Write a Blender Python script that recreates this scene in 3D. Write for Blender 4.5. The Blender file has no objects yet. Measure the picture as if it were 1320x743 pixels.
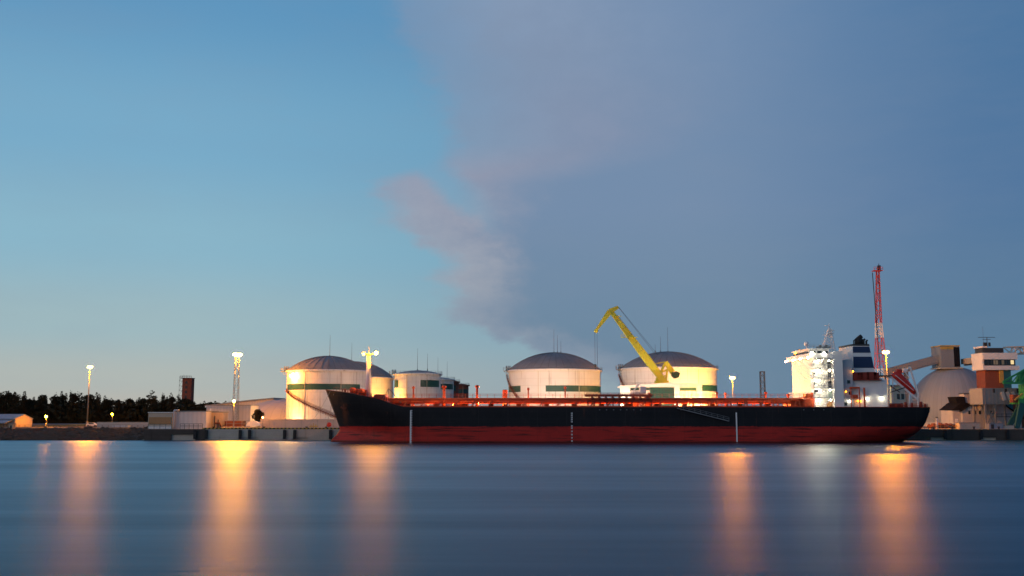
import bpy, math, random
from mathutils import Vector, noise as mnoise
R = random.Random(7)
sc = bpy.context.scene
COL = sc.collection
PI = math.pi
cos, sin = math.cos, math.sin

# ------------------------------------------------------------------ camera
F = 1300.0
CAMZ = 9.0
TH = math.atan((532 - 371.5) / F)
cam = bpy.data.cameras.new('camera'); cam.sensor_width = 36; cam.lens = 36 * F / 1320
cam.clip_start = 1; cam.clip_end = 12000
camo = bpy.data.objects.new('camera', cam); COL.objects.link(camo)
camo.location = (0, 0, CAMZ); camo.rotation_euler = (PI / 2 + TH, 0, 0)
sc.camera = camo

def P(px, py, Y):
    """point of the place at distance Y seen at a spot of the photograph (survey helper)"""
    k = (371.5 - py) / F
    z = Y * math.tan(TH + math.atan(k))
    d = Y * cos(TH) + z * sin(TH)
    return Vector(((px - 660) * d / F, Y, CAMZ + z))
def PX(px, Y, py=530): return P(px, py, Y).x
def PZ(py, Y): return P(660, py, Y).z

# ------------------------------------------------------------------ materials
def nd(nt, t, **kw):
    n = nt.nodes.new(t)
    for k, v in kw.items():
        if k == 'op': n.operation = v
        else: setattr(n, k, v)
    return n
def lk(nt, a, b): nt.links.new(a, b)
def mth(nt, op, a, b=None, c=None, clamp=False):
    n = nt.nodes.new('ShaderNodeMath'); n.operation = op; n.use_clamp = clamp
    for i, v in enumerate((a, b, c)):
        if v is None: continue
        if hasattr(v, 'is_output'): nt.links.new(v, n.inputs[i])
        else: n.inputs[i].default_value = v
    return n.outputs[0]
def mixc(nt, f, a, b, mode='MIX'):
    n = nt.nodes.new('ShaderNodeMix'); n.data_type = 'RGBA'; n.blend_type = mode; n.clamp_factor = True
    for i, v in ((0, f), (6, a), (7, b)):
        if hasattr(v, 'is_output'): nt.links.new(v, n.inputs[i])
        elif i == 0: n.inputs[0].default_value = v
        else: n.inputs[i].default_value = (v[0], v[1], v[2], 1)
    return n.outputs[2]
def mapr(nt, v, a, b, c=0.0, d=1.0, smooth=True):
    n = nt.nodes.new('ShaderNodeMapRange'); n.interpolation_type = 'SMOOTHSTEP' if smooth else 'LINEAR'
    nt.links.new(v, n.inputs[0])
    for i, x in enumerate((a, b, c, d)): n.inputs[1 + i].default_value = x
    return n.outputs[0]
def noi(nt, vec, scale, detail=3, rough=.55, sx=1, sy=1, sz=1):
    if (sx, sy, sz) != (1, 1, 1):
        m = nt.nodes.new('ShaderNodeMapping'); m.inputs['Scale'].default_value = (sx, sy, sz)
        nt.links.new(vec, m.inputs[0]); vec = m.outputs[0]
    n = nt.nodes.new('ShaderNodeTexNoise'); n.inputs['Scale'].default_value = scale
    n.inputs['Detail'].default_value = detail; n.inputs['Roughness'].default_value = rough
    nt.links.new(vec, n.inputs['Vector'])
    return n.outputs['Fac']

MATS = {}
def newmat(name):
    m = bpy.data.materials.new(name); m.use_nodes = True
    nt = m.node_tree; b = nt.nodes['Principled BSDF']
    tc = nt.nodes.new('ShaderNodeTexCoord')
    MATS[name] = m
    return m, nt, b, tc.outputs['Object']
def mat(name, col, rough=.6, metal=0.0, var=.14, scale=.35, streak=0.0, streak_col=(.16, .07, .035), bump=0.0, spec=.4, bscale=3.0, sthr=.58):
    m, nt, b, oc = newmat(name)
    c = mixc(nt, noi(nt, oc, scale, 5, .65), [max(0, x * (1 - var)) for x in col], [min(1, x * (1 + var)) for x in col])
    c = mixc(nt, mth(nt, 'MULTIPLY', mapr(nt, noi(nt, oc, scale * 7, 3), .45, .75), var), c, [x * .55 for x in col])
    if streak > 0:
        s = mapr(nt, noi(nt, oc, .9, 4, .6, 1, 1, .09), sthr, sthr + .16)
        s2 = mapr(nt, noi(nt, oc, .13, 2), .42, .62)
        c = mixc(nt, mth(nt, 'MULTIPLY', mth(nt, 'MULTIPLY', s, s2), streak), c, streak_col)
    lk(nt, c, b.inputs['Base Color'])
    rr = mapr(nt, noi(nt, oc, scale * 3, 3), .3, .7, max(.05, rough - .1), min(1, rough + .1), False)
    lk(nt, rr, b.inputs['Roughness'])
    b.inputs['Metallic'].default_value = metal
    b.inputs['Specular IOR Level'].default_value = spec
    if bump > 0:
        bp = nt.nodes.new('ShaderNodeBump'); bp.inputs['Strength'].default_value = bump; bp.inputs['Distance'].default_value = .1
        lk(nt, noi(nt, oc, bscale, 4), bp.inputs['Height']); lk(nt, bp.outputs[0], b.inputs['Normal'])
    return m
def emit(name, col, strength):
    m, nt, b, oc = newmat(name)
    b.inputs['Base Color'].default_value = (.1, .1, .1, 1)
    b.inputs['Emission Color'].default_value = (*col, 1); b.inputs['Emission Strength'].default_value = strength
    return m

SODIUM = (1.0, .285, .004)
WARM = (1.0, .325, .010)
COOL = (1.0, .92, .66)

M = {}
M['white'] = mat('white_paint', (.72, .70, .66), .5, streak=.35)
M['white_clean'] = mat('white_ship_paint', (.78, .77, .74), .45, var=.07, streak=.25)
M['grey_white'] = mat('grey_white_paint', (.42, .44, .47), .5, var=.08, streak=.2)
M['orange_deck'] = mat('orange_red_deck_paint', (.56, .085, .024), .55, streak=.3)
M['red_deck'] = mat('dark_red_deck_paint', (.24, .03, .015), .6)
M['red_bright'] = mat('red_lifeboat_paint', (.55, .028, .015), .35, var=.08)
M['rust'] = mat('rusty_brick_red', (.21, .062, .035), .85, var=.3, scale=.8)
M['steel'] = mat('grey_steel', (.22, .22, .22), .5, metal=.3)
M['dark'] = mat('dark_steel', (.035, .035, .038), .5)
M['black'] = mat('black_rubber', (.015, .015, .016), .7)
M['glass'] = mat('dark_glass', (.02, .03, .035), .12, spec=.6)
M['cream'] = mat('cream_wall', (.50, .40, .29), .8, streak=.2)
M['ochre'] = mat('ochre_wall', (.40, .22, .10), .8, streak=.3)
M['pink_conc'] = mat('bund_concrete', (.56, .46, .39), .85, streak=.3, bump=.2)
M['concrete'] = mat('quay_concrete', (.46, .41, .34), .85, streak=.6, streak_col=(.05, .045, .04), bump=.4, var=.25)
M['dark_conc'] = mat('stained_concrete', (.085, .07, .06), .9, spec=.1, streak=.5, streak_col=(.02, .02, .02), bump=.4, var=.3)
M['yellow'] = mat('yellow_crane_paint', (.46, .51, .045), .5, var=.06, streak=.5, streak_col=(.20, .17, .05))
M['green_band'] = mat('green_tank_paint', (.012, .062, .050), .45, var=.1)
M['green_crane'] = mat('green_crane_paint', (.03, .26, .085), .5)
M['teal_crane'] = mat('teal_crane_paint', (.015, .085, .085), .5)
M['dome_grey'] = None
M['roof_tar'] = mat('dark_roof_tiles', (.014, .014, .018), .9, spec=.05, var=.3, scale=1.5)
M['brick_orange'] = mat('orange_red_cladding', (.21, .06, .032), .7, var=.12)
M['teal'] = mat('teal_panel', (.02, .11, .12), .5)
M['mustard'] = mat('mustard_panel', (.45, .30, .07), .6)
M['old_white'] = mat('old_whitewash', (.42, .42, .43), .75, streak=.45)
M['silo_conc'] = mat('hopper_plates', (.225, .235, .25), .7, streak=.4)
M['blue_roof'] = mat('blue_grey_sheet_roof', (.22, .25, .30), .5, streak=.2)
M['corr'] = None
M['rope'] = mat('pale_rope', (.42, .38, .32), .9)
M['bark'] = mat('bark', (.06, .045, .035), .9, var=.3, scale=2)
M['red_mast'] = mat('red_mast_paint', (.50, .075, .085), .6)
M['white_mast'] = mat('white_mast_paint', (.80, .78, .76), .55)
M['rock'] = mat('riprap_rock', (.095, .06, .04), .9, var=.6, scale=.7, bump=.3)
M['stain_yel'] = mat('yellow_stripe', (.42, .30, .05), .7)
M['ground'] = mat('quay_asphalt', (.10, .09, .085), .9, var=.25, scale=.08, bump=.2)
M['grass'] = mat('rough_grass', (.05, .075, .02), .95, var=.4, scale=.5)
M['green_pale'] = mat('pale_green_cabin', (.36, .46, .40), .6)

def leafmat(name, col):
    m, nt, b, oc = newmat(name)
    gi = nt.nodes.new('ShaderNodeObjectInfo')
    n = noi(nt, oc, .6, 3)
    c = mixc(nt, n, [x * .55 for x in col], [x * 1.5 for x in col])
    c = mixc(nt, mth(nt, 'MULTIPLY', gi.outputs['Random'], .5), c, (col[0] * 1.5, col[1] * 1.0, col[2] * .6))
    lk(nt, c, b.inputs['Base Color']); b.inputs['Roughness'].default_value = .8
    b.inputs['Specular IOR Level'].default_value = .15
    return m
M['leaf'] = leafmat('pine_needles', (.019, .022, .011))
M['leaf2'] = leafmat('broad_leaves', (.022, .024, .011))

def tank_mat():
    m, nt, b, oc = newmat('tank_white_paint')
    sep = nt.nodes.new('ShaderNodeSeparateXYZ'); lk(nt, oc, sep.inputs[0])
    z = sep.outputs[2]
    c = mixc(nt, noi(nt, oc, .12, 5, .6), (.60, .56, .51), (.76, .73, .69))
    fr = mth(nt, 'FRACT', mth(nt, 'DIVIDE', z, 2.6))
    seam = mapr(nt, fr, .0, .05, 1, 0, False)
    c = mixc(nt, mth(nt, 'MULTIPLY', seam, .5), c, (.30, .25, .21))
    s = mapr(nt, noi(nt, oc, 1.2, 4, .6, 1, 1, .05), .54, .72)
    c = mixc(nt, mth(nt, 'MULTIPLY', s, .7), c, (.33, .27, .22))
    lk(nt, c, b.inputs['Base Color'])
    b.inputs['Roughness'].default_value = .42; b.inputs['Specular IOR Level'].default_value = .5
    return m
M['tank'] = tank_mat()
def ribmat(name, col, ribs, dark, rough=.5, var=.2):
    m, nt, b, oc = newmat(name)
    sep = nt.nodes.new('ShaderNodeSeparateXYZ'); lk(nt, oc, sep.inputs[0])
    a = mth(nt, 'ARCTAN2', sep.outputs[1], sep.outputs[0])
    fr = mth(nt, 'FRACT', mth(nt, 'MULTIPLY', a, ribs / (2 * PI)))
    d = mth(nt, 'ABSOLUTE', mth(nt, 'SUBTRACT', fr, .5))
    line = mapr(nt, d, .44, .5)
    idx = mth(nt, 'FLOOR', mth(nt, 'MULTIPLY', a, ribs / (2 * PI)))
    wn = nt.nodes.new('ShaderNodeTexWhiteNoise'); wn.noise_dimensions = '1D'; lk(nt, idx, wn.inputs['W'])
    c = mixc(nt, noi(nt, oc, .25, 5, .65), [x * (1 - var) for x in col], [x * (1 + var) for x in col])
    c = mixc(nt, mth(nt, 'MULTIPLY', wn.outputs['Value'], .3), c, [x * .6 for x in col])
    c = mixc(nt, mth(nt, 'MULTIPLY', line, .6), c, dark)
    lk(nt, c, b.inputs['Base Color']); b.inputs['Roughness'].default_value = rough
    return m
M['tank_roof'] = ribmat('tank_dome_sheets', (.25, .215, .205), 36, (.10, .055, .045), .55, .42)
M['dome_grey'] = ribmat('grey_dome_panels', (.29, .295, .31), 64, (.17, .155, .15), .6, .08)
def corrmat(name, col, pitch):
    m, nt, b, oc = newmat(name)
    w = nt.nodes.new('ShaderNodeTexWave'); w.inputs['Scale'].default_value = 1 / pitch * .314; w.inputs['Distortion'].default_value = 0
    lk(nt, oc, w.inputs['Vector'])
    c = mixc(nt, noi(nt, oc, .3, 4), [x * .82 for x in col], [x * 1.15 for x in col])
    c = mixc(nt, mth(nt, 'MULTIPLY', w.outputs['Fac'], .22), c, [x * .5 for x in col])
    lk(nt, c, b.inputs['Base Color']); b.inputs['Roughness'].default_value = .55
    bp = nt.nodes.new('ShaderNodeBump'); bp.inputs['Strength'].default_value = .5; bp.inputs['Distance'].default_value = .1
    lk(nt, w.outputs['Fac'], bp.inputs['Height']); lk(nt, bp.outputs[0], b.inputs['Normal'])
    return m
M['corr'] = corrmat('corrugated_grey_sheet', (.50, .47, .46), 1.2)
M['corr_white'] = corrmat('corrugated_white_sheet', (.62, .58, .55), 1.5)

HULL_ANCHOR = (P(443, 524, 307).x - (P(420, 503, 315).x + P(1198, 526, 304).x) / 2, P(443, 524, 307).z)
def hull_mat():
    m, nt, b, oc = newmat('ship_hull_paint')
    sep = nt.nodes.new('ShaderNodeSeparateXYZ'); lk(nt, oc, sep.inputs[0])
    z = sep.outputs[2]
    n1 = noi(nt, oc, .15, 5, .65)
    blk = mixc(nt, n1, (.008, .008, .009), (.022, .022, .025))
    st = mapr(nt, noi(nt, oc, 1.1, 5, .65, 1, 1, .12), .62, .76)
    stz = mapr(nt, noi(nt, oc, .07, 3), .45, .62)
    blk = mixc(nt, mth(nt, 'MULTIPLY', mth(nt, 'MULTIPLY', st, stz), .95), blk, (.11, .036, .018))
    sp = mapr(nt, noi(nt, oc, .9, 5, .7), .68, .74)
    blk = mixc(nt, mth(nt, 'MULTIPLY', sp, .35), blk, (.09, .085, .085))
    # plate seams
    gx = mapr(nt, mth(nt, 'FRACT', mth(nt, 'DIVIDE', sep.outputs[0], 8.7)), .0, .03, 1, 0, False); gz = mapr(nt, mth(nt, 'FRACT', mth(nt, 'DIVIDE', z, 2.35)), 0, .07, 1, 0, False)
    seam = mth(nt, 'MAXIMUM', gx, gz)
    blk = mixc(nt, mth(nt, 'MULTIPLY', seam, .55), blk, (.045, .038, .036))
    wipe = mapr(nt, noi(nt, oc, .25, 5, .7, 1, 1, .5), .52, .75)
    blk = mixc(nt, mth(nt, 'MULTIPLY', wipe, .5), blk, (.042, .034, .032))
    red = mixc(nt, n1, (.36, .020, .018), (.58, .042, .030))
    sc_ = mapr(nt, noi(nt, oc, .8, 4, .6, .12, .12, 2.2), .50, .68)
    red = mixc(nt, mth(nt, 'MULTIPLY', sc_, .85), red, (.085, .016, .014))
    rs = mapr(nt, noi(nt, oc, 1.0, 5, .6, 1, 1, .2), .58, .74)
    red = mixc(nt, mth(nt, 'MULTIPLY', rs, .5), red, (.13, .05, .032))
    red = mixc(nt, mth(nt, 'MULTIPLY', seam, .3), red, (.10, .02, .016))
    red = mixc(nt, mth(nt, 'MULTIPLY', mapr(nt, noi(nt, oc, .12, 6, .75, .5, 1, 1.2), .5, .7), .6), red, (.12, .02, .018))
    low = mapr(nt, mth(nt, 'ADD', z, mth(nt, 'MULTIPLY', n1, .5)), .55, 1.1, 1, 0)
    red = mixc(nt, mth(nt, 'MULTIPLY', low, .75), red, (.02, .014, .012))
    ax_ = mth(nt, 'ABSOLUTE', mth(nt, 'SUBTRACT', sep.outputs[0], HULL_ANCHOR[0]))
    am = mth(nt, 'MULTIPLY', mapr(nt, mth(nt, 'ADD', ax_, mth(nt, 'MULTIPLY', noi(nt, oc, 1.2, 4, .6, 1, 1, .3), 1.6)), .9, 2.3, 1, 0), mapr(nt, z, HULL_ANCHOR[1], HULL_ANCHOR[1] + 1.5, 1, 0))
    am = mth(nt, 'MULTIPLY', am, mapr(nt, z, 4.0, 9.5, .15, 1))
    blk = mixc(nt, mth(nt, 'MULTIPLY', am, .8), blk, (.13, .045, .022))
    f = mapr(nt, mth(nt, 'ADD', z, mth(nt, 'MULTIPLY', mth(nt, 'SUBTRACT', noi(nt, oc, .5, 5, .7), .5), .9)), 4.72, 5.02)
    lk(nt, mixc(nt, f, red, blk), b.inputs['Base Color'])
    lk(nt, mapr(nt, n1, .3, .7, .45, .65, False), b.inputs['Roughness'])
    b.inputs['Specular IOR Level'].default_value = .18
    bp = nt.nodes.new('ShaderNodeBump'); bp.inputs['Strength'].default_value = .25; bp.inputs['Distance'].default_value = .15
    lk(nt, noi(nt, oc, .35, 3), bp.inputs['Height']); lk(nt, bp.outputs[0], b.inputs['Normal'])
    return m
M['hull'] = hull_mat()

def water_mat():
    m, nt, b, oc = newmat('harbour_water')
    nt.nodes.remove(b)
    # mean wave slopes as Beckmann roughness, plus long low undulation
    n1 = noi(nt, oc, .05, 4, .55, .35, 1.0, 1)
    n2 = noi(nt, oc, .55, 5, .7, .10, 1.0, 1)
    n3 = noi(nt, oc, .05, 6, .72, .07, 1.0, 1)
    bp = nt.nodes.new('ShaderNodeBump'); bp.inputs['Strength'].default_value = .55; bp.inputs['Distance'].default_value = .3
    lk(nt, n2, bp.inputs['Height'])
    gl = nt.nodes.new('ShaderNodeBsdfGlossy'); gl.distribution = 'BECKMANN'
    gl.inputs['Color'].default_value = (.90, .95, 1, 1)
    lk(nt, mapr(nt, mth(nt, 'ADD', mth(nt, 'MULTIPLY', n1, .5), mth(nt, 'MULTIPLY', n3, .5)), .3, .7, .335, .40, False), gl.inputs['Roughness'])
    lk(nt, bp.outputs[0], gl.inputs['Normal'])
    g2 = nt.nodes.new('ShaderNodeBsdfGlossy'); g2.distribution = 'BECKMANN'; g2.inputs['Color'].default_value = (.90, .95, 1, 1); g2.inputs['Roughness'].default_value = .52
    lk(nt, bp.outputs[0], g2.inputs['Normal'])
    gm = nt.nodes.new('ShaderNodeMixShader'); gm.inputs[0].default_value = .38; lk(nt, gl.outputs[0], gm.inputs[1]); lk(nt, g2.outputs[0], gm.inputs[2])
    df = nt.nodes.new('ShaderNodeBsdfDiffuse'); lk(nt, mixc(nt, n1, (.005, .036, .060), (.008, .049, .076)), df.inputs['Color'])
    fr = nt.nodes.new('ShaderNodeFresnel'); fr.inputs['IOR'].default_value = 1.33
    mx = nt.nodes.new('ShaderNodeMixShader'); lk(nt, mth(nt, 'MULTIPLY', fr.outputs[0], mapr(nt, n3, .34, .66, .47, .67, False)), mx.inputs[0])
    lk(nt, df.outputs[0], mx.inputs[1]); lk(nt, gm.outputs[0], mx.inputs[2])
    lk(nt, mx.outputs[0], nt.nodes['Material Output'].inputs[0])
    return m
M['water'] = water_mat()

# ------------------------------------------------------------------ mesh builder
def tag(o, label=None, cat=None, group=None, kind=None):
    if label: o['label'] = label
    if cat: o['category'] = cat
    if group: o['group'] = group
    if kind: o['kind'] = kind
    return o
def empty(name, loc, label, cat, group=None):
    o = bpy.data.objects.new(name, None); COL.objects.link(o); o.location = loc
    o.empty_display_size = 1
    return tag(o, label, cat, group)
def wloc(o):
    v = Vector((0, 0, 0))
    while o is not None:
        v += o.location; o = o.parent
    return v

class MB:
    def __init__(s): s.v = []; s.f = []; s.sm = []
    def add(s, vs, fs, smooth=False):
        b = len(s.v); s.v += [tuple(v) for v in vs]
        for f in fs: s.f.append(tuple(b + i for i in f)); s.sm.append(smooth)
        return s
    def box(s, x0, x1, y0, y1, z0, z1):
        vs = [(x, y, z) for x in (x0, x1) for y in (y0, y1) for z in (z0, z1)]
        return s.add(vs, [(0, 1, 3, 2), (4, 6, 7, 5), (0, 4, 5, 1), (2, 3, 7, 6), (0, 2, 6, 4), (1, 5, 7, 3)])
    def tube(s, p, q, r0, r1=None, n=6, caps=True):
        p = Vector(p); q = Vector(q); r1 = r0 if r1 is None else r1
        d = q - p
        if d.length < 1e-6: return s
        d.normalize()
        u = d.cross(Vector((0, 0, 1)) if abs(d.z) < .95 else Vector((1, 0, 0))).normalized(); w = d.cross(u)
        vs = []
        off = PI / n if n == 4 else 0
        for c, r in ((p, r0), (q, r1)):
            for i in range(n):
                a = 2 * PI * i / n + off
                vs.append(c + u * (r * cos(a)) + w * (r * sin(a)))
        fs = [(i, (i + 1) % n, n + (i + 1) % n, n + i) for i in range(n)]
        if caps: fs += [tuple(range(n - 1, -1, -1)), tuple(range(n, 2 * n))]
        return s.add(vs, fs, n > 6)
    def bar(s, p, q, w): return s.tube(p, q, w * .7071, n=4)
    def path(s, pts, r, n=6):
        for a, b in zip(pts, pts[1:]): s.tube(a, b, r, n=n)
        return s
    def lathe(s, cx, cy, prof, n=48, a0=0, a1=2 * PI, smooth=True):
        full = abs(a1 - a0 - 2 * PI) < 1e-6
        m = n if full else n + 1
        vs = []
        for r, z in prof:
            for i in range(m):
                a = a0 + (a1 - a0) * i / n
                vs.append((cx + r * cos(a), cy + r * sin(a), z))
        fs = []
        for j in range(len(prof) - 1):
            for i in range(n):
                k = (i + 1) % m
                fs.append((j * m + i, j * m + k, (j + 1) * m + k, (j + 1) * m + i))
        return s.add(vs, fs, smooth)
    def prism(s, poly, axis, a, b):
        """poly: list of 2D points; axis 'y': (x,z) extruded in y; 'x': (y,z); 'z': (x,y)"""
        def mk(p, t):
            return {'y': (p[0], t, p[1]), 'x': (t, p[0], p[1]), 'z': (p[0], p[1], t)}[axis]
        n = len(poly)
        vs = [mk(p, a) for p in poly] + [mk(p, b) for p in poly]
        fs = [(i, (i + 1) % n, n + (i + 1) % n, n + i) for i in range(n)] + [tuple(range(n - 1, -1, -1)), tuple(range(n, 2 * n))]
        return s.add(vs, fs)
    def ball(s, c, r, n=8, m=6, sz=1.0):
        prof = [(max(1e-3, r * sin(PI * j / m)), c[2] - r * sz * cos(PI * j / m)) for j in range(m + 1)]
        return s.lathe(c[0], c[1], prof, n)
    def lattice(s, p, q, w0, w1, bays, leg=.12, brace=.07, sides=4):
        """square or triangular lattice between p (base) and q (top)"""
        p = Vector(p); q = Vector(q); d = (q - p).normalized()
        u = d.cross(Vector((0, 1, 0)) if abs(d.y) < .9 else Vector((1, 0, 0))).normalized(); w = d.cross(u)
        off = PI / 4 if sides == 4 else PI / 2
        def ring(t):
            c = p.lerp(q, t); r = (w0 + (w1 - w0) * t) * (.7071 if sides == 4 else .577)
            return [c + u * (r * cos(off + 2 * PI * i / sides)) + w * (r * sin(off + 2 * PI * i / sides)) for i in range(sides)]
        for b in range(bays):
            a = ring(b / bays); c = ring((b + 1) / bays)
            for i in range(sides):
                j = (i + 1) % sides
                s.bar(a[i], c[i], leg)
                if b % 2: s.bar(a[i], c[j], brace)
                else: s.bar(a[j], c[i], brace)
                s.bar(c[i], c[j], brace)
        return s
    def rail(s, pts, h=1.1, step=1.8, r=.03, rails=(1.0, .55)):
        for a, b in zip(pts, pts[1:]):
            a = Vector(a); b = Vector(b); L = (b - a).length; k = max(1, int(L / step))
            for i in range(k + 1):
                c = a.lerp(b, i / k); s.bar(c, c + Vector((0, 0, h)), r * 2)
            for f in rails:
                s.bar(a + Vector((0, 0, h * f)), b + Vector((0, 0, h * f)), r * 2)
        return s
    def build(s, name, m, parent=None, label=None, cat=None, group=None, kind=None, origin=None):
        o0 = wloc(parent) if parent else Vector(origin or (0, 0, 0))
        me = bpy.data.meshes.new(name)
        me.from_pydata([(v[0] - o0.x, v[1] - o0.y, v[2] - o0.z) for v in s.v], [], s.f)
        me.polygons.foreach_set('use_smooth', s.sm)
        me.materials.append(m if not isinstance(m, str) else M[m]); me.update()
        o = bpy.data.objects.new(name, me); COL.objects.link(o)
        if parent: o.parent = parent
        else: o.location = o0
        return tag(o, label, cat, group, kind)
def copy_tree(o, parent=None):
    c = o.copy(); COL.objects.link(c); c.parent = parent
    for ch in list(o.children): copy_tree(ch, c)
    return c

# ------------------------------------------------------------------ world
def world():
    w = bpy.data.worlds.new('World'); sc.world = w; w.use_nodes = True
    nt = w.node_tree; nt.nodes.clear()
    out = nd(nt, 'ShaderNodeOutputWorld')
    tc = nd(nt, 'ShaderNodeTexCoord'); g = tc.outputs['Generated']
    sep = nd(nt, 'ShaderNodeSeparateXYZ'); lk(nt, g, sep.inputs[0])
    e = mth(nt, 'ARCSINE', sep.outputs[2])
    a = mth(nt, 'ARCTAN2', sep.outputs[0], sep.outputs[1])
    def ramp(v, stops, mode='LINEAR'):
        r = nd(nt, 'ShaderNodeValToRGB'); cr = r.color_ramp; cr.interpolation = mode
        lk(nt, v, r.inputs[0])
        while len(cr.elements) < len(stops): cr.elements.new(.5)
        for el, (p, c) in zip(cr.elements, stops):
            el.position = p; el.color = (*c, 1) if len(c) == 3 else c
        return r.outputs[0]
    en = mth(nt, 'MULTIPLY', e, 1 / .6, clamp=True)
    q = lambda x: x / .6
    clear = ramp(en, [(q(0), (.49, .46, .40)), (q(.03), (.43, .475, .45)), (q(.08), (.335, .475, .515)), (q(.16), (.25, .46, .58)),
                      (q(.26), (.185, .40, .575)), (q(.40), (.112, .300, .51)), (q(.6), (.07, .20, .40))], 'EASE')
    # darker blue to the right of the afterglow
    clear = mixc(nt, mapr(nt, a, -.35, .1, 0, .6), clear, ramp(en, [(q(0), (.21, .32, .40)), (q(.1), (.16, .34, .47)), (q(.4), (.088, .255, .455))]))
    veil = ramp(en, [(q(0), (.145, .235, .325)), (q(.08), (.15, .245, .35)), (q(.2), (.172, .262, .40)), (q(.42), (.15, .255, .425)), (q(.6), (.07, .15, .31))])
    veil = mixc(nt, mapr(nt, a, .15, .52, 0, 1), veil, ramp(en, [(q(0), (.10, .20, .295)), (q(.2), (.078, .175, .335)), (q(.42), (.064, .172, .34)), (q(.6), (.05, .12, .27))]))
    # ragged left border of the cloud sheet
    n1 = noi(nt, g, 9, 4, .55, 1, 1, 1.3); n2 = noi(nt, g, 26, 5, .6, 1, 1, 1.6); n3 = noi(nt, g, 3.5, 3, .5)
    e2 = mth(nt, 'ADD', e, mth(nt, 'MULTIPLY', mth(nt, 'SUBTRACT', n2, .5), .020))
    en2 = mth(nt, 'MULTIPLY', e2, 1 / .6, clamp=True)
    edge = [(.0, .13), (.05, .06), (.058, .034), (.065, .011), (.076, -.025), (.088, -.053), (.10, -.065), (.114, -.056), (.1315, -.074), (.146, -.056), (.163, -.082),
            (.184, -.1115), (.205, -.122), (.226, -.138), (.237, -.10), (.25, -.072), (.265, -.06), (.294, -.074), (.355, -.102), (.42, -.14), (.6, -.26)]
    ae = ramp(en2, [(q(x), ((y + .3) / .6,) * 3) for x, y in edge])
    ae = mth(nt, 'SUBTRACT', mth(nt, 'MULTIPLY', ae, .6), .3)
    ad = mth(nt, 'ADD', mth(nt, 'SUBTRACT', a, ae), .010)
    ad = mth(nt, 'ADD', ad, mth(nt, 'MULTIPLY', mth(nt, 'SUBTRACT', n1, .5), .03))
    ad = mth(nt, 'ADD', ad, mth(nt, 'MULTIPLY', mth(nt, 'SUBTRACT', n2, .5), .05))
    n5 = noi(nt, g, 60, 5, .65, 1, 1, 2.2)
    ad = mth(nt, 'ADD', ad, mth(nt, 'MULTIPLY', mth(nt, 'SUBTRACT', n5, .5), .02))
    # soft border, softer high up
    den = mth(nt, 'MULTIPLY', mapr(nt, ad, -.012, .036), mapr(nt, e, .22, .27, .78, .55))
    den = mth(nt, 'ADD', den, mth(nt, 'MULTIPLY', mapr(nt, ad, -.01, .17), .45), clamp=True)
    # slanting gap of clear sky between the upper sheet and the low wisp
    gp = mth(nt, 'SUBTRACT', e2, mth(nt, 'SUBTRACT', .236, mth(nt, 'MULTIPLY', mth(nt, 'ADD', a, .077), .76)))
    gp = mapr(nt, mth(nt, 'ABSOLUTE', mth(nt, 'ADD', gp, mth(nt, 'MULTIPLY', mth(nt, 'SUBTRACT', n2, .5), .015))), .004, .03, 1, 0)
    gp = mth(nt, 'MULTIPLY', gp, mapr(nt, a, -.07, .0, .8, 0))
    den = mth(nt, 'MULTIPLY', den, mth(nt, 'SUBTRACT', 1, gp))
    wdt = mapr(nt, e, .13, .38, .11, .45)
    lit = mapr(nt, mth(nt, 'DIVIDE', ad, wdt), .15, 1.0, 1, 0)
    lit = mth(nt, 'MULTIPLY', lit, mapr(nt, n3, .2, .75, .62, 1.1, False), clamp=True)
    cl = ramp(en, [(q(0), (.20, .26, .34)), (q(.07), (.24, .285, .37)), (q(.13), (.40, .385, .43)), (q(.20), (.395, .38, .445)), (q(.265), (.265, .30, .415)), (q(.34), (.235, .308, .44)), (q(.42), (.235, .322, .465)), (q(.6), (.15, .22, .37))])
    cl = mixc(nt, mapr(nt, n2, .3, .7, 0, .25), cl, (.20, .265, .38))
    veilc = mixc(nt, lit, veil, cl)
    col = mixc(nt, den, clear, veilc)
    # faint streaks of thin cloud in the sheet
    st = noi(nt, g, 7, 5, .6, 1, 1, 3.2)
    col = mixc(nt, mapr(nt, st, .35, .75, 0, .09), col, (.24, .29, .38))
    bg = nd(nt, 'ShaderNodeBackground'); lk(nt, col, bg.inputs[0]); bg.inputs[1].default_value = 1.0
    sky = nd(nt, 'ShaderNodeTexSky'); sky.sky_type = 'NISHITA'; sky.sun_disc = False
    sky.sun_elevation = math.radians(1.0); sky.sun_rotation = SUN_ROT
    bg2 = nd(nt, 'ShaderNodeBackground'); lk(nt, sky.outputs[0], bg2.inputs[0]); bg2.inputs[1].default_value = .004
    ad2 = nd(nt, 'ShaderNodeAddShader'); lk(nt, bg.outputs[0], ad2.inputs[0]); lk(nt, bg2.outputs[0], ad2.inputs[1])
    lk(nt, ad2.outputs[0], out.inputs[0])
SUN_AZ = math.radians(-125)     # afterglow behind the photographer's left shoulder (azimuth from +Y, clockwise)
SUN_ROT = SUN_AZ
world()
sun = bpy.data.lights.new('afterglow_sun', 'SUN'); sun.energy = .65; sun.angle = math.radians(40); sun.color = (1, .66, .50)
so = bpy.data.objects.new('afterglow_sun', sun); COL.objects.link(so)
dv = Vector((sin(SUN_AZ) * cos(.2), cos(SUN_AZ) * cos(.2), sin(.2)))
so.rotation_euler = dv.to_track_quat('Z', 'Y').to_euler(); so.location = (0, -50, 200)

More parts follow.
